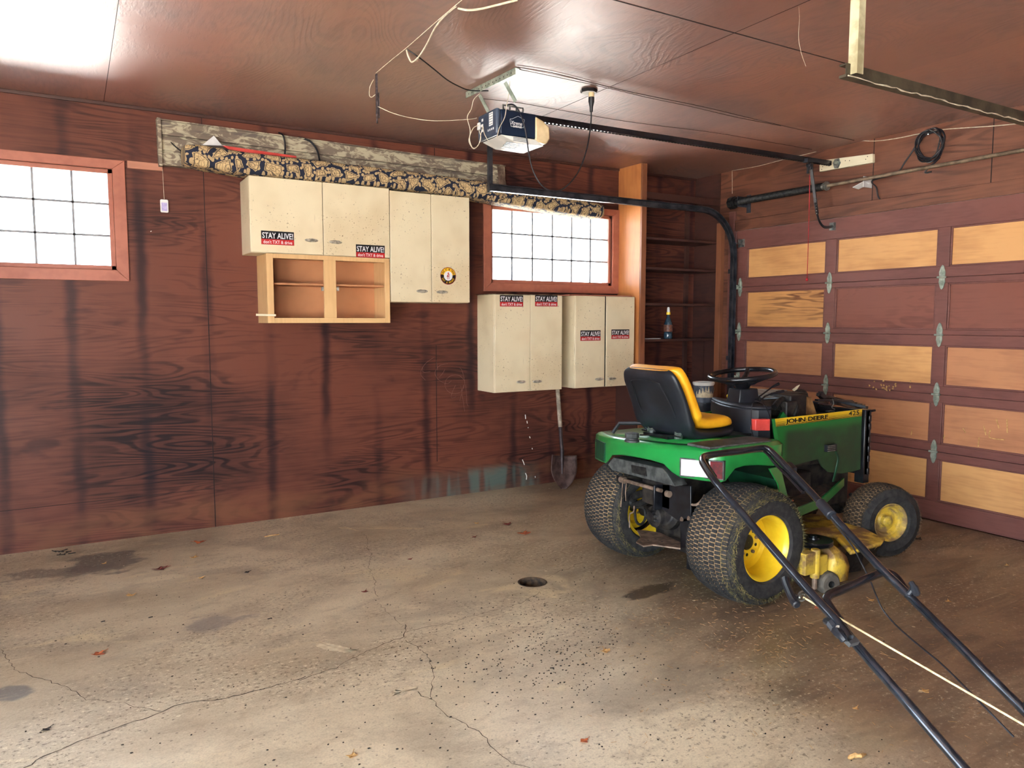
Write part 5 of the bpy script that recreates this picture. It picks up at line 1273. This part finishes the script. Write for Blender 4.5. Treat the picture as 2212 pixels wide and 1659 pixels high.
m = M().tube(cr([xb_(1365, 1082, 2.78), xb_(1375, 1070, 2.78), xb_(1395, 1066, 2.78), xb_(1410, 1072, 2.78), xb_(1395, 1082, 2.78), xb_(1372, 1092, 2.78)], 5, True), .022, 8, closed=True)
m.tube(cr([xb_(1372, 1100, 2.77), xb_(1380, 1095, 2.77), xb_(1392, 1100, 2.77), xb_(1394, 1120, 2.77), xb_(1384, 1133, 2.77), xb_(1374, 1125, 2.77)], 5, True), .008, 8, closed=True)
pieces(m, 'drive_belt', m_spring, tra)
c_ = xb_(1418, 1115, 2.80); m = M()
m.lathe([(.001, -.05), (.03, -.048), (.035, -.03), (.06, -.02), (.075, .02), (.085, .05), (.04, .09)], c_, (1, 0, 0), 20)
for k in range(9): a = 2*PI*k/9; m.bar(c_+V((-.045, .03*math.cos(a), .03*math.sin(a))), c_+V((.03, .082*math.cos(a), .082*math.sin(a))), .008, .012)
m.build('gear_housing', m_dirtymetal, tra, 30)
hz = .255
m = M().ext([fl(x_, y_, hz) for x_, y_ in ((1374, 1170), (1384, 1160), (1376, 1144), (1398, 1146), (1425, 1150), (1470, 1171), (1470, 1184), (1410, 1176), (1390, 1179))], (0, 0, -.008)); hp_ = m.build('hitch_plate', m_tanmetal, tra, bevel=.001)
m = M()
for x_, y_ in ((1400, 1167), (1416, 1164), (1384, 1171), (1430, 1170), (1394, 1151)): m.disc(fl(x_, y_, hz+.0006), (0, 0, 1), .007, 12)
m.build('hitch_hole', m_spring, hp_, 0)
m = M().box(2.77, 2.80, 2.84, 2.87, .13, .40).box(2.80, 2.84, 2.86, 3.05, .20, .25); m.build('hitch_bracket', m_blackmetal, tra, 0)

# running board on the near side --------------------------------------
pth = [V((3.245, 2.615, .405)), V((3.375, 2.66, .402)), V((3.70, 2.745, .402)), V((4.10, 2.895, .448))]
m = M()
for a_, b_ in zip(pth, pth[1:]): m.bar(a_, b_, .012, .052, (0, 0, 1))
m.hexa([V((3.06, 2.590, .69)), V((3.16, 2.600, .69)), V((3.235, 2.62, .55)), V((3.30, 2.64, .43)), V((3.235, 2.615, .38)), V((3.20, 2.605, .45)), V((3.14, 2.598, .60))], [V((x_, y_+.008, z_)) for x_, y_, z_ in ((3.06, 2.590, .69), (3.16, 2.600, .69), (3.235, 2.62, .55), (3.30, 2.64, .43), (3.235, 2.615, .38), (3.20, 2.605, .45), (3.14, 2.598, .60))])
m.build('running_board', m_green, tra, bevel=.002)
m = M().ext([(3.25, 2.62, .40), (3.375, 2.665, .40), (3.70, 2.75, .40), (4.09, 2.90, .44), (4.05, 2.96, .44), (3.3, 2.96, .40)], (0, 0, .008)); m.build('foot_mat', m_footmat, tra, 0)
m = M().hexa([V((3.14, 2.62, .62)), V((3.40, 2.82, .66)), V((3.40, 2.98, .66)), V((3.14, 2.98, .62))], [V((3.26, 2.64, .40)), V((3.40, 2.80, .40)), V((3.42, 2.98, .40)), V((3.28, 2.98, .40))]); m.build('inner_step_panel', m_shadegreen, tra, 0)
M().tube(cr([at(1806, 975, 1, 2.77), at(1811, 990, 1, 2.77), at(1806, 1015, 1, 2.78), at(1800, 1040, 1, 2.8)], 5), .010, 8, sx=.5).build('pedal_arm', m_shadegreen, tra)
a_, b_ = at(1783, 961, 1, 2.765), at(1803, 973, 1, 2.765)
m = M().box(a_.x, b_.x, 2.75, 2.772, b_.z, a_.z, 0)
for k in range(4): z_ = b_.z+(a_.z-b_.z)*(k+.5)/4; m.box(a_.x, b_.x-.02, 2.746, 2.75, z_-.002, z_+.002, 1)
m.build('pedal_pad', [m_black, m_zinc], tra, 0)

# mower deck -------------------------------------------------------------
dz_ = .205
pl = [(1716, 1118), (1752, 1108), (1812, 1118), (1850, 1130), (1912, 1163), (1905, 1172), (1838, 1192), (1802, 1155), (1765, 1150), (1728, 1162)]
top_ = [fl(x_, y_, dz_) for x_, y_ in pl]
md = bpy.data.objects.new('mower_deck', None); C.objects.link(md); md.parent = tra; md['_o'] = tra['_o']
m = M().hexa([V((p.x, p.y+.004, .180)) for p in top_], top_); m.box(3.25, 4.00, 2.80, 3.62, .075, dz_-.005); m.build('deck_shell', m_dirtyyellow, md, bevel=.012)
# domed discharge hump with its open mouth
def hump(u, v):
    x = 3.475+.13*u; an = PI*v
    return V((x, 2.60-.10*math.sin(an*.5+.0)**.6*(1), .065+.18*math.sin(min(an, PI/2+an*.0)) if v < .5 else .245))
m = M()
sec_ = [(2.56, .05), (2.455, .055), (2.445, .15), (2.465, .205), (2.51, .235), (2.60, .245), (2.75, .24)]
for k in range(len(sec_)-1):
    pass
xs3 = [(3.415, 0.), (3.44, 1.), (3.50, 1.), (3.545, .9)]
vs = []
for x_, kx in xs3: vs += [V((x_+.06*(y_-2.45), 2.60+(y_-2.60)*(1 if kx else .8), .05+(z_-.05)*(1 if kx >= 1 else (.85 if kx else .75)))) for y_, z_ in sec_]
K = len(sec_); m.add(vs, [(i*K+j, i*K+j+1, (i+1)*K+j+1, (i+1)*K+j) for i in range(len(xs3)-1) for j in range(K-1)]+[tuple(range(K))])
hu = m.build('discharge_hump', m_dirtyyellow, md, 50); q = hu.modifiers.new('s', 'SOLIDIFY'); q.thickness = .005
m = M().hexa([fl(1826, 1195, .17), fl(1868, 1186, .17), fl(1905, 1174, .18), fl(1850, 1180, .19)], [fl(1832, 1243, .03)+V((0, .03, 0)), fl(1870, 1236, .03)+V((0, .03, 0)), fl(1900, 1215, .03)+V((0, .05, 0)), fl(1850, 1215, .03)+V((0, .1, 0))]); m.build('discharge_mouth', m_spring, md, 0)
m = M().ext([fl(1905, 1172, .20), fl(1912, 1165, .20), fl(1886, 1190, .12), fl(1880, 1196, .10)], (0, .01, 0)); m.build('chute_edge', m_dirtyyellow, md, 0)
pc_ = fl(1757, 1168, .262)
m = M().lathe([(.001, .02), (.028, .02), (.03, .012), (.098, .010), (.102, .004), (.09, -.004), (.102, -.012), (.098, -.018), (.001, -.018)], pc_, (0, 0, 1), 32).cyl(pc_-V((0, 0, .06)), pc_+V((0, 0, .03)), .018, 12); m.build('deck_pulley', m_blackmetal, md)
a_, b_ = fl(1732, 1205, .2), 0
m = M().box(3.215, 3.30, 2.47, 2.56, .13, .245).box(3.32, 3.40, 2.475, 2.50, .11, .215).cyl((3.312, 2.485, .10), (3.312, 2.485, .255), .024, 16); m.build('gauge_wheel_bracket', m_dirtyyellow, md, bevel=.004)
m = M().cyl((3.312, 2.485, .04), (3.312, 2.485, .11), .013, 10); m.build('gauge_wheel_stem', m_tanmetal, md)
wc = V((3.40, 2.475, .063))
m = M().lathe([(.018, -.036), (.05, -.036), (.060, -.026), (.063, 0), (.060, .026), (.05, .036), (.018, .036)], wc, (.25, 1, 0), 28); m.build('gauge_wheel', m_wheelgray, md)
M().lathe([(.020, -.037), (.016, -.020), (.001, -.018)], wc, (.25, 1, 0), 20).build('wheel_bore', m_spring, md)
# leaves caught on the tractor
def leafpoly(c, r, ang, lobes, curl, seed_):
    random.seed(seed_); m = M(); n_ = lobes*4; P_ = []
    for k in range(n_):
        a = 2*PI*k/n_+ang; ra = r*(1 if k % 4 == 0 else (.55 if k % 4 == 2 else .75))*random.uniform(.75, 1.1)
        P_.append(c+V((math.cos(a)*ra, math.sin(a)*ra*.75, .003+curl*(ra/r)**2*(.5+.5*math.sin(2*a+ang)))))
    m.add([c+V((0, 0, .003))]+P_, [(0, 1+k, 1+(k+1) % n_) for k in range(n_)])
    m.tube([c+V((0, 0, .004)), c+V((math.cos(ang), math.sin(ang), 0))*r*1.4+V((0, 0, .008))], .0012, 4)
    return m
LEAFN = [0]
def leaf(c, r, ang, mat, label, lobes=5, curl=.012, nm='leaf', cat='leaf', grp=None):
    LEAFN[0] += 1
    o = leafpoly(c, r, ang, lobes, curl, LEAFN[0]*7+1).build(nm, mat, loc=c, ang=0)
    q = o.modifiers.new('s', 'SOLIDIFY'); q.thickness = .0012
    return tag(o, label, cat, grp)
leaf(V((3.50, 2.80, .412)), .035, .4, m_leafo, 'orange leaf lying on the tractor foot mat, rear one')
leaf(V((3.68, 2.78, .412)), .022, 2.2, m_leafy, 'small pale leaf lying on the tractor foot mat, front one')

# ================================================================== PUSH MOWER
pmw = thing('push_mower', 'push lawn mower whose black tubular handle reaches in from the lower right', 'lawn mower', (1.45, .25, 0))
Ltop, Rtop = fl(1520, 985, .95), fl(1655, 968, .95)
Ljo, Rjo = fl(1840, 1381, .62), fl(1967, 1290, .62)
Llo, Rlo = fl(2081, 1659, .45), fl(2203, 1526, .45)
Lend = Llo+(Llo-Ljo)*.9; Rend = Rlo+(Rlo-Rjo)*.75
def lz(px, py, z): return fl(px, py, z)
low = [Lend, Llo, fl(1960, 1519, .535), Ljo, fl(1812, 1338, .645), fl(1793, 1312, .662), fl(1785, 1297, .672), fl(1792, 1285, .678), fl(1815, 1275, .680), fl(1860, 1255, .682), fl(1895, 1240, .684), fl(1913, 1237, .684), fl(1930, 1243, .680), fl(1943, 1257, .668), fl(1955, 1274, .650), Rjo, fl(2085, 1408, .535), Rlo, Rend]
M().tube(cr(low, 5), .0128, 12).build('lower_handle', m_tube, pmw)
up = [fl(1834, 1379, .655), fl(1810, 1345, .678), fl(1780, 1312, .694), fl(1748, 1277, .714), fl(1690, 1210, .755), fl(1640, 1152, .80), fl(1585, 1088, .865), fl(1545, 1040, .912), fl(1523, 1008, .938), fl(1517, 994, .948), fl(1524, 985, .951), fl(1560, 979, .951), fl(1610, 973, .951), fl(1645, 968, .951), fl(1660, 971, .950), fl(1680, 989, .935), fl(1751, 1063, .862), fl(1820, 1138, .795), fl(1898, 1223, .715), fl(1940, 1264, .678), fl(1961, 1285, .660)]
M().tube(cr(up, 5), .0125, 12).build('upper_handle', m_tube, pmw)
m = M().tube(cr([fl(1546, 1030, .900), fl(1530, 1005, .93), fl(1528, 992, .935), fl(1540, 986, .937), fl(1590, 980, .937), fl(1640, 974, .937), fl(1655, 978, .935), fl(1676, 1003, .915), fl(1705, 1032, .885), fl(1735, 1064, .855)], 5), .006, 8); m.build('control_bail', m_blackmetal, pmw)
m = M().bar(fl(1700, 1003, .915), fl(1712, 1016, .905), .034, .020, (0, 0, 1)).tube([fl(1772, 1086, .842), fl(1797, 1114, .818)], .0175, 12); pieces(m, 'cable_clamp', m_black, pmw, bevel=.003)
m = M().tube(cr([fl(1706, 1020, .89), fl(1735, 1055, .86), fl(1766, 1085, .83), fl(1800, 1128, .79), fl(1840, 1178, .74), fl(1862, 1218, .70), fl(1880, 1255, .65), fl(1893, 1287, .60), fl(1908, 1318, .56), fl(1935, 1350, .53), fl(1980, 1390, .52), fl(2040, 1440, .50), (fl(2120, 1520, .47)), fl(2190, 1592, .42)], 6), .0028, 6); m.build('control_cable', m_wireblack, pmw)
tb = fl(1748, 1276, .712)
m = M().tube(cr([fl(1748, 1274, .70), fl(1738, 1276, .70), fl(1728, 1279, .70), fl(1724, 1287, .695), fl(1728, 1297, .69), fl(1736, 1296, .69), fl(1739, 1286, .695), fl(1731, 1283, .70), fl(1727, 1291, .70)], 6), .0024, 6); m.build('rope_guide', m_zinc, pmw)
m = M().tube(cr([fl(1697, 1250, .705), fl(1699, 1262, .70), fl(1706, 1280, .695), fl(1714, 1297, .69), fl(1722, 1308, .685)], 5), [.009]+[.0115]*19+[.008], 10).tube([fl(1706, 1280, .695), fl(1724, 1291, .695)], [.007, .005], 8); m.build('starter_grip', m_black, pmw)
M().tube([fl(1735, 1290, .694), fl(2212, 1566, .50), fl(2212, 1566, .50)+(fl(2212, 1566, .50)-fl(1735, 1290, .694))*.35], .0028, 6).build('starter_rope', m_rope, pmw)
# wing knobs at the handle joints
kc = fl(1806, 1361, .66)
m = M().tube(cr([fl(1783, 1341, .665), fl(1795, 1348, .672), kc, fl(1815, 1372, .665), fl(1826, 1385, .655)], 4), [.006]+[.010]*3+[.0135]*8+[.010]*4+[.005], 8).cyl(kc, kc+V((-.01, -.012, .012)), .010, 10); m.build('wing_knob', m_black, pmw)
m = M().cyl(kc+V((-.008, -.010, .011)), kc+V((-.012, -.014, .015)), .0055, 10); m.build('knob_bolt', m_zinc, pmw)
m = M().tube(cr([fl(1968, 1258, .70), fl(1974, 1268, .69), fl(1981, 1286, .665)], 4), [.008]*4+[.011]*4+[.006], 8).cyl(fl(1962, 1284, .665), fl(1974, 1270, .685), .007, 8); m.build('wing_knob', m_black, pmw)
m = M().bar(fl(1822, 1369, .65), fl(1846, 1392, .635), .034, .012); m.build('joint_plate', m_gray, pmw)
for q in (fl(2201, 1535, .455),): M().lathe([(.001, -.018), (.026, -.016), (.030, -.006), (.030, .008), (.001, .012)], q+V((.045, -.02, 0)), (-.3, -.8, .4), 20).build('cable_reel', m_blackmetal, pmw)
# deck outside the frame
cx_, cy_ = (Lend.x+Rend.x)/2+.06, min(Lend.y, Rend.y)-.18
dl = (Llo-Ljo); an_ = math.atan2(dl.y, dl.x)
TM = Matrix.Translation((cx_, cy_, 0)) @ Matrix.Rotation(an_, 4, 'Z')
m = M().hexa([V((x_, y_, .10)) for x_, y_ in ((-.32, -.22), (-.22, -.27), (.25, -.27), (.34, -.15), (.34, .15), (.25, .27), (-.22, .27), (-.32, .22))], [V((x_*.9, y_*.9, .22)) for x_, y_ in ((-.32, -.22), (-.22, -.27), (.25, -.27), (.34, -.15), (.34, .15), (.25, .27), (-.22, .27), (-.32, .22))]); xform(m, TM); m.build('deck', m_blackmetal, pmw, bevel=.01)
m = M().box(-.13, .17, -.13, .13, .22, .33).lathe([(.001, .16), (.10, .155), (.12, .12), (.125, 0)], (0, 0, .24), (0, 0, 1), 24); xform(m, TM); m.build('engine', m_gray, pmw, bevel=.01)
for x_, y_ in ((-.26, -.26), (-.26, .26), (.28, -.25), (.28, .25)):
    s_ = 1 if y_ > 0 else -1
    m = M().lathe([(.03, 0), (.085, 0), (.098, s_*.008), (.10, s_*.022), (.098, s_*.036), (.085, s_*.044), (.001, s_*.040)], (x_, y_+s_*.012, .10), (0, 1, 0), 28); xform(m, TM); m.build('wheel', m_rubber, pmw)

# ================================================================== CRACKS, DEBRIS
def crack(pts, w, name='crack', mat=None, jit=.008, seed_=1):
    random.seed(seed_); ps = []
    P_ = [fl(*p) for p in pts]
    for a, b in zip(P_, P_[1:]):
        n_ = max(2, int((b-a).length/.022)); pr = (b-a).cross(V((0, 0, 1))).normalized()
        for k in range(n_): ps.append(a.lerp(b, k/n_)+pr*random.uniform(-jit, jit)*(1 if k else 0))
    ps.append(P_[-1]); m = M(); vs = []
    for i, p in enumerate(ps):
        t = (ps[min(i+1, len(ps)-1)]-ps[max(i-1, 0)]).normalized(); s_ = V((-t.y, t.x, 0)); ww = w*random.uniform(.35, 1.1)
        vs += [p-s_*ww+V((0, 0, .0009)), p+s_*ww+V((0, 0, .0009))]
    m.add(vs, [(2*i, 2*i+1, 2*i+3, 2*i+2) for i in range(len(ps)-1)])
    return m.build(name, mat or m_crack, floor, 0, keep=True)
G1 = lambda x, y: (x/2.9676, 1100+y/2.9676)
G2 = lambda x, y: (640+x/2.9676, 1100+y/2.9676)
crack([G1(*q) for q in ((150, 1659), (330, 1565), (500, 1490), (700, 1420), (860, 1360), (1040, 1300), (1160, 1250), (1300, 1228), (1400, 1222), (1550, 1190), (1700, 1150), (1860, 1105), (1960, 1072))], .0022, seed_=2)
crack([G2(*q) for q in ((20, 1100), (120, 1060), (260, 1020), (330, 970), (480, 900), (570, 860), (690, 820), (695, 790), (700, 740))], .0017, seed_=3)
crack([G2(*q) for q in ((700, 790), (780, 770), (900, 745), (1050, 710), (1200, 665), (1350, 630), (1450, 600), (1510, 560), (1560, 530))], .0014, seed_=4)
crack([G2(*q) for q in ((1600, 437), (1680, 400), (1760, 375), (1800, 350), (1860, 342))], .0014, seed_=5)
crack([G2(*q) for q in ((700, 840), (840, 930), (865, 1000), (880, 1060), (865, 1160), (870, 1220), (920, 1280), (970, 1330), (1060, 1365), (1140, 1410), (1225, 1470), (1270, 1540), (1360, 1610), (1420, 1640), (1500, 1659))], .0014, seed_=6)
crack([G1(*q) for q in ((5, 900), (40, 960), (90, 1030), (180, 1060), (290, 1095), (390, 1130), (490, 1170), (550, 1225), (640, 1225), (700, 1240), (800, 1240), (860, 1270), (960, 1280), (1040, 1300))], .0013, seed_=7)
crack([G2(*q) for q in ((420, 150), (460, 190), (450, 250), (480, 280), (465, 380), (510, 460), (500, 510), (525, 560))], .0013, seed_=8)
crack([G2(*q) for q in ((520, 600), (590, 665), (640, 715), (700, 760))], .0010, seed_=9)
crack([G2(*q) for q in ((780, 1170), (800, 1200), (870, 1222))], .0012, seed_=10)
def patch(pts, seed_, name='filler_patch'):
    random.seed(seed_); P_ = [fl(*q) for q in pts]; c = sum(P_, V())/len(P_); ol_ = []
    for i in range(len(P_)):
        a, b = P_[i], P_[(i+1) % len(P_)]
        for k in range(6): p = a.lerp(b, k/6); ol_.append(p+V((random.uniform(-.006, .006), random.uniform(-.006, .006), .0011)))
    M().add([c+V((0, 0, .0011))]+ol_, [(0, 1+i, 1+(i+1) % len(ol_)) for i in range(len(ol_))]).build(name, m_cracklight, floor, 0, keep=True)
patch([G2(*q) for q in ((115, 855), (180, 855), (290, 875), (390, 905), (375, 922), (280, 915), (200, 905), (130, 885))], 1)
patch([G2(*q) for q in ((630, 1165), (690, 1140), (775, 1135), (775, 1160), (700, 1168), (620, 1195), (580, 1205))], 2)
patch([G2(*q) for q in ((270, 118), (310, 112), (360, 125), (400, 140), (350, 132), (285, 126))], 3)
patch([(1970+x*.25, 1480+y*.25) for x, y in ((40, 50), (90, 44), (130, 56), (100, 68), (60, 62))], 4)
# leaves and scraps
F = lambda px, py: fl(px, py, .0005)
L = [
 (345, 1230, .045, .2, m_leafr, 'red-brown leaf just beyond the white patch at the left of the floor', 5),
 (418, 1205, .030, 1.0, m_leafy, 'yellow leaf lying alone on the left, nearer the back wall than the red-brown leaf', 4),
 (284, 1287, .028, 2.0, m_leafy, 'pale cream leaf in front of the white patch on the left floor', 4),
 (211, 1414, .034, .5, m_leafo, 'bright orange leaf on the open floor at the far left', 5),
 (432, 1172, .045, 2.6, m_leafo, 'curled orange-brown leaf near the foot of the back wall at left', 4),
 (1131, 1153, .055, .8, m_leafo, 'largest curled orange leaf, left of the tractor and nearer the back wall', 5),
 (1095, 1133, .042, 1.6, m_leafr, 'dark brown curled leaf left of the tractor, beside the large orange leaf', 4),
 (1030, 1131, .022, 2.0, m_leafy, 'small tan twig-like leaf left of the dark curled leaf', 4),
 (1024, 1161, .020, .3, m_leafr, 'tiny rust leaf below the small tan leaf', 4),
 (1307, 1408, .030, 1.2, m_leafy, 'cream leaf scrap on the floor in front of the drain, toward the mower', 4),
 (1262, 1602, .020, .2, m_leafo, 'small orange leaf near the bottom edge of the floor, right of centre', 4),
 (760, 1634, .022, 1.0, m_leafy, 'small yellow leaf at the bottom edge, left of centre', 4),
 (1766, 1315, .026, .3, m_leafo, 'orange leaf under the mower handle beside the starter rope', 5),
 (1882, 1298, .024, 1.3, m_leafy, 'small cream leaf between the two mower handle tubes', 4),
 (1999, 1494, .022, 2.9, m_leafy, 'pale husk between the starter rope and the mower control cable', 4),
 (1848, 1532, .016, .2, m_leafy, 'tiny cream husk near the left mower tube', 4),
 (788, 1279, .022, .9, m_leafr, 'small brown leaf scrap left of the drain beside the crack', 4),
 (225, 1218, .018, .9, m_leafy, 'tiny pale scrap lying on the dark oil patch', 4),
 (434, 1249, .018, .3, m_leafy, 'tiny cream scrap right of the white patch on the left', 4),
 (1985, 1166, .035, .3, m_leafd, 'dark brown leaf on the floor behind the front tractor wheel', 4),
 (2048, 1300, .020, .6, m_leafy, 'small tan scrap on the floor to the right of the mower tubes', 4),
 (100, 1577, .020, .6, m_leafd, 'dark crumb on the bright floor at lower left', 4),
 (533, 1237, .018, .1, m_stickblack, 'small black chip on the floor below the doorless cabinet', 4),
 (885, 1209, .016, .1, m_leafr, 'tiny brown scrap on the speckled floor left of centre', 4),
 (2175, 1222, .020, .6, m_leafy, 'pale scrap near the right edge, in front of the garage door', 4)]
for px, py, r_, a_, mt, lb, lo_ in L: leaf(F(px, py), r_, a_, mt, lb, lo_, .014 if r_ > .025 else .006)
tag(M().tube(cr([F(1832, 1642)+V((0, 0, .006)), F(1845, 1638)+V((0, 0, .010)), F(1858, 1640)+V((0, 0, .012)), F(1870, 1634)+V((0, 0, .008))], 4), [.003, .006, .008, .007, .008, .009, .007, .006, .008, .007, .005, .004, .003], 7).build('wood_chip', m_leafy, loc=F(1850, 1640)), 'yellow wood chip at the bottom edge, left of the mower tube', 'wood chip')
tag(M().tube([F(571, 1160)+V((0, 0, .003)), F(603, 1155)+V((0, 0, .003))], .003, 5).build('stick', m_leafy, loc=F(590, 1157)), 'thin straw stick near the foot of the back wall', 'stick')
m = M(); random.seed(5)
for k in range(9):
    c = F(135+random.uniform(-14, 14), 1196+random.uniform(-4, 4)); m.tube([c+V((0, 0, .004)), c+V((random.uniform(-.05, .05), random.uniform(-.03, .03), .01))], .003, 4)
tag(m.build('twig_bundle', m_leafd, loc=F(135, 1196)), 'small dark bundle of twigs against the back wall at far left', 'twigs')
for (px, py, lb) in ((222, 1343, 'short dark sliver on the left floor, leftmost of three slivers'), (325, 1334, 'short dark sliver on the left floor, middle of three slivers'), (582, 1337, 'short dark sliver on the left floor, right one of three slivers')):
    tag(M().bar(F(px-4, py+1)+V((0, 0, .002)), F(px+5, py-1)+V((0, 0, .002)), .004, .003).build('wood_sliver', m_leafd, loc=F(px, py)), lb, 'sliver', 'dark slivers')
# crumbs of dirt too many to count
m = M(); random.seed(9)
for k in range(900):
    px, py = random.gauss(1180, 150), random.gauss(1400, 70)
    if random.random() < .3: px, py = random.uniform(50, 2000), random.uniform(1200, 1655)
    if not (0 < px < 2212 and 1180 < py < 1659): continue
    c = F(px, py)
    if (c.xy-dc.xy).length < .1: continue
    r_ = random.uniform(.0012, .0035); a = random.uniform(0, PI)
    m.ext([c+V((math.cos(a+t)*r_*(1.6 if j % 2 else 1), math.sin(a+t)*r_, 0)) for j, t in enumerate((0, PI/2, PI, 1.5*PI))], (0, 0, r_*.7))
o = m.build('dirt_crumbs', m_leafd, ang=0); tag(o, 'scattered dark dirt crumbs over the concrete floor', 'dirt'); o['kind'] = 'stuff'
m = M(); random.seed(19)
for k in range(500):
    px, py = (random.gauss(1600, 160), random.gauss(1345, 60)) if k < 330 else (random.uniform(1250, 2200), random.uniform(1250, 1650))
    if not (0 < px < 2212 and 1180 < py < 1659): continue
    c = F(px, py); a = random.uniform(0, PI); L_ = random.uniform(.008, .03); m.bar(c+V((0, 0, .001)), c+V((math.cos(a)*L_, math.sin(a)*L_, .0015)), .0009, .0007)
o = m.build('straw_bits', m_leafy, ang=0); tag(o, 'fine dry straw bits scattered around the tractor and mower', 'straw'); o['kind'] = 'stuff'

# ================================================================== LIGHT
w = bpy.data.worlds.new('sky'); bpy.context.scene.world = w; w.use_nodes = True
nt = w.node_tree; nt.nodes.clear()
bg = nt.nodes.new('ShaderNodeBackground'); wo = nt.nodes.new('ShaderNodeOutputWorld'); nt.links.new(bg.outputs[0], wo.inputs[0])
bg.inputs[0].default_value = (.78, .89, 1, 1); bg.inputs[1].default_value = 9.0
sl = bpy.data.lights.new('sun', 'SUN'); sl.energy = 750; sl.angle = .01; sl.color = (1, .95, .88); so = bpy.data.objects.new('sun', sl); C.objects.link(so); so.rotation_euler = V((.62, -.10, .78)).to_track_quat('Z', 'Y').to_euler()
def portal(name, loc, rot, sx_, sy_):
    l = bpy.data.lights.new(name, 'AREA'); l.shape = 'RECTANGLE'; l.size = sx_; l.size_y = sy_; l.cycles.is_portal = True
    o = bpy.data.objects.new(name, l); C.objects.link(o); o.location = loc; o.rotation_euler = rot
for n_, q in (('window_daylight', w1), ('window_daylight', w2)): portal(n_, ((q[0]+q[1])/2, D+.15, (q[2]+q[3])/2), (-PI/2, 0, 0), q[1]-q[0], q[3]-q[2])
portal('unseen_opening_daylight', (XL-.15, (OPEN[0]+OPEN[1])/2, OPEN[3]/2), (0, -PI/2, 0), OPEN[3], OPEN[1]-OPEN[0])
sc = bpy.context.scene
sc.view_settings.view_transform = 'Standard'; sc.view_settings.look = 'None'; sc.view_settings.gamma = 1
sc.view_settings.use_curve_mapping = False; sc.view_settings.exposure = 0.82
portal('unseen_opening_daylight', ((OPF[0]+OPF[1])/2, YF-.15, OPF[3]/2), (PI/2, 0, 0), OPF[1]-OPF[0], OPF[3])  # portal for the opening added in the front wall
sc.cycles.use_denoising = True; sc.cycles.use_adaptive_sampling = True; sc.cycles.adaptive_threshold = .12; sc.cycles.adaptive_min_samples = 16
sc.cycles.max_bounces = 6; sc.cycles.diffuse_bounces = 4; sc.cycles.glossy_bounces = 3; sc.cycles.transparent_max_bounces = 8
for o in bpy.data.objects:
    if '_o' in o: del o['_o']
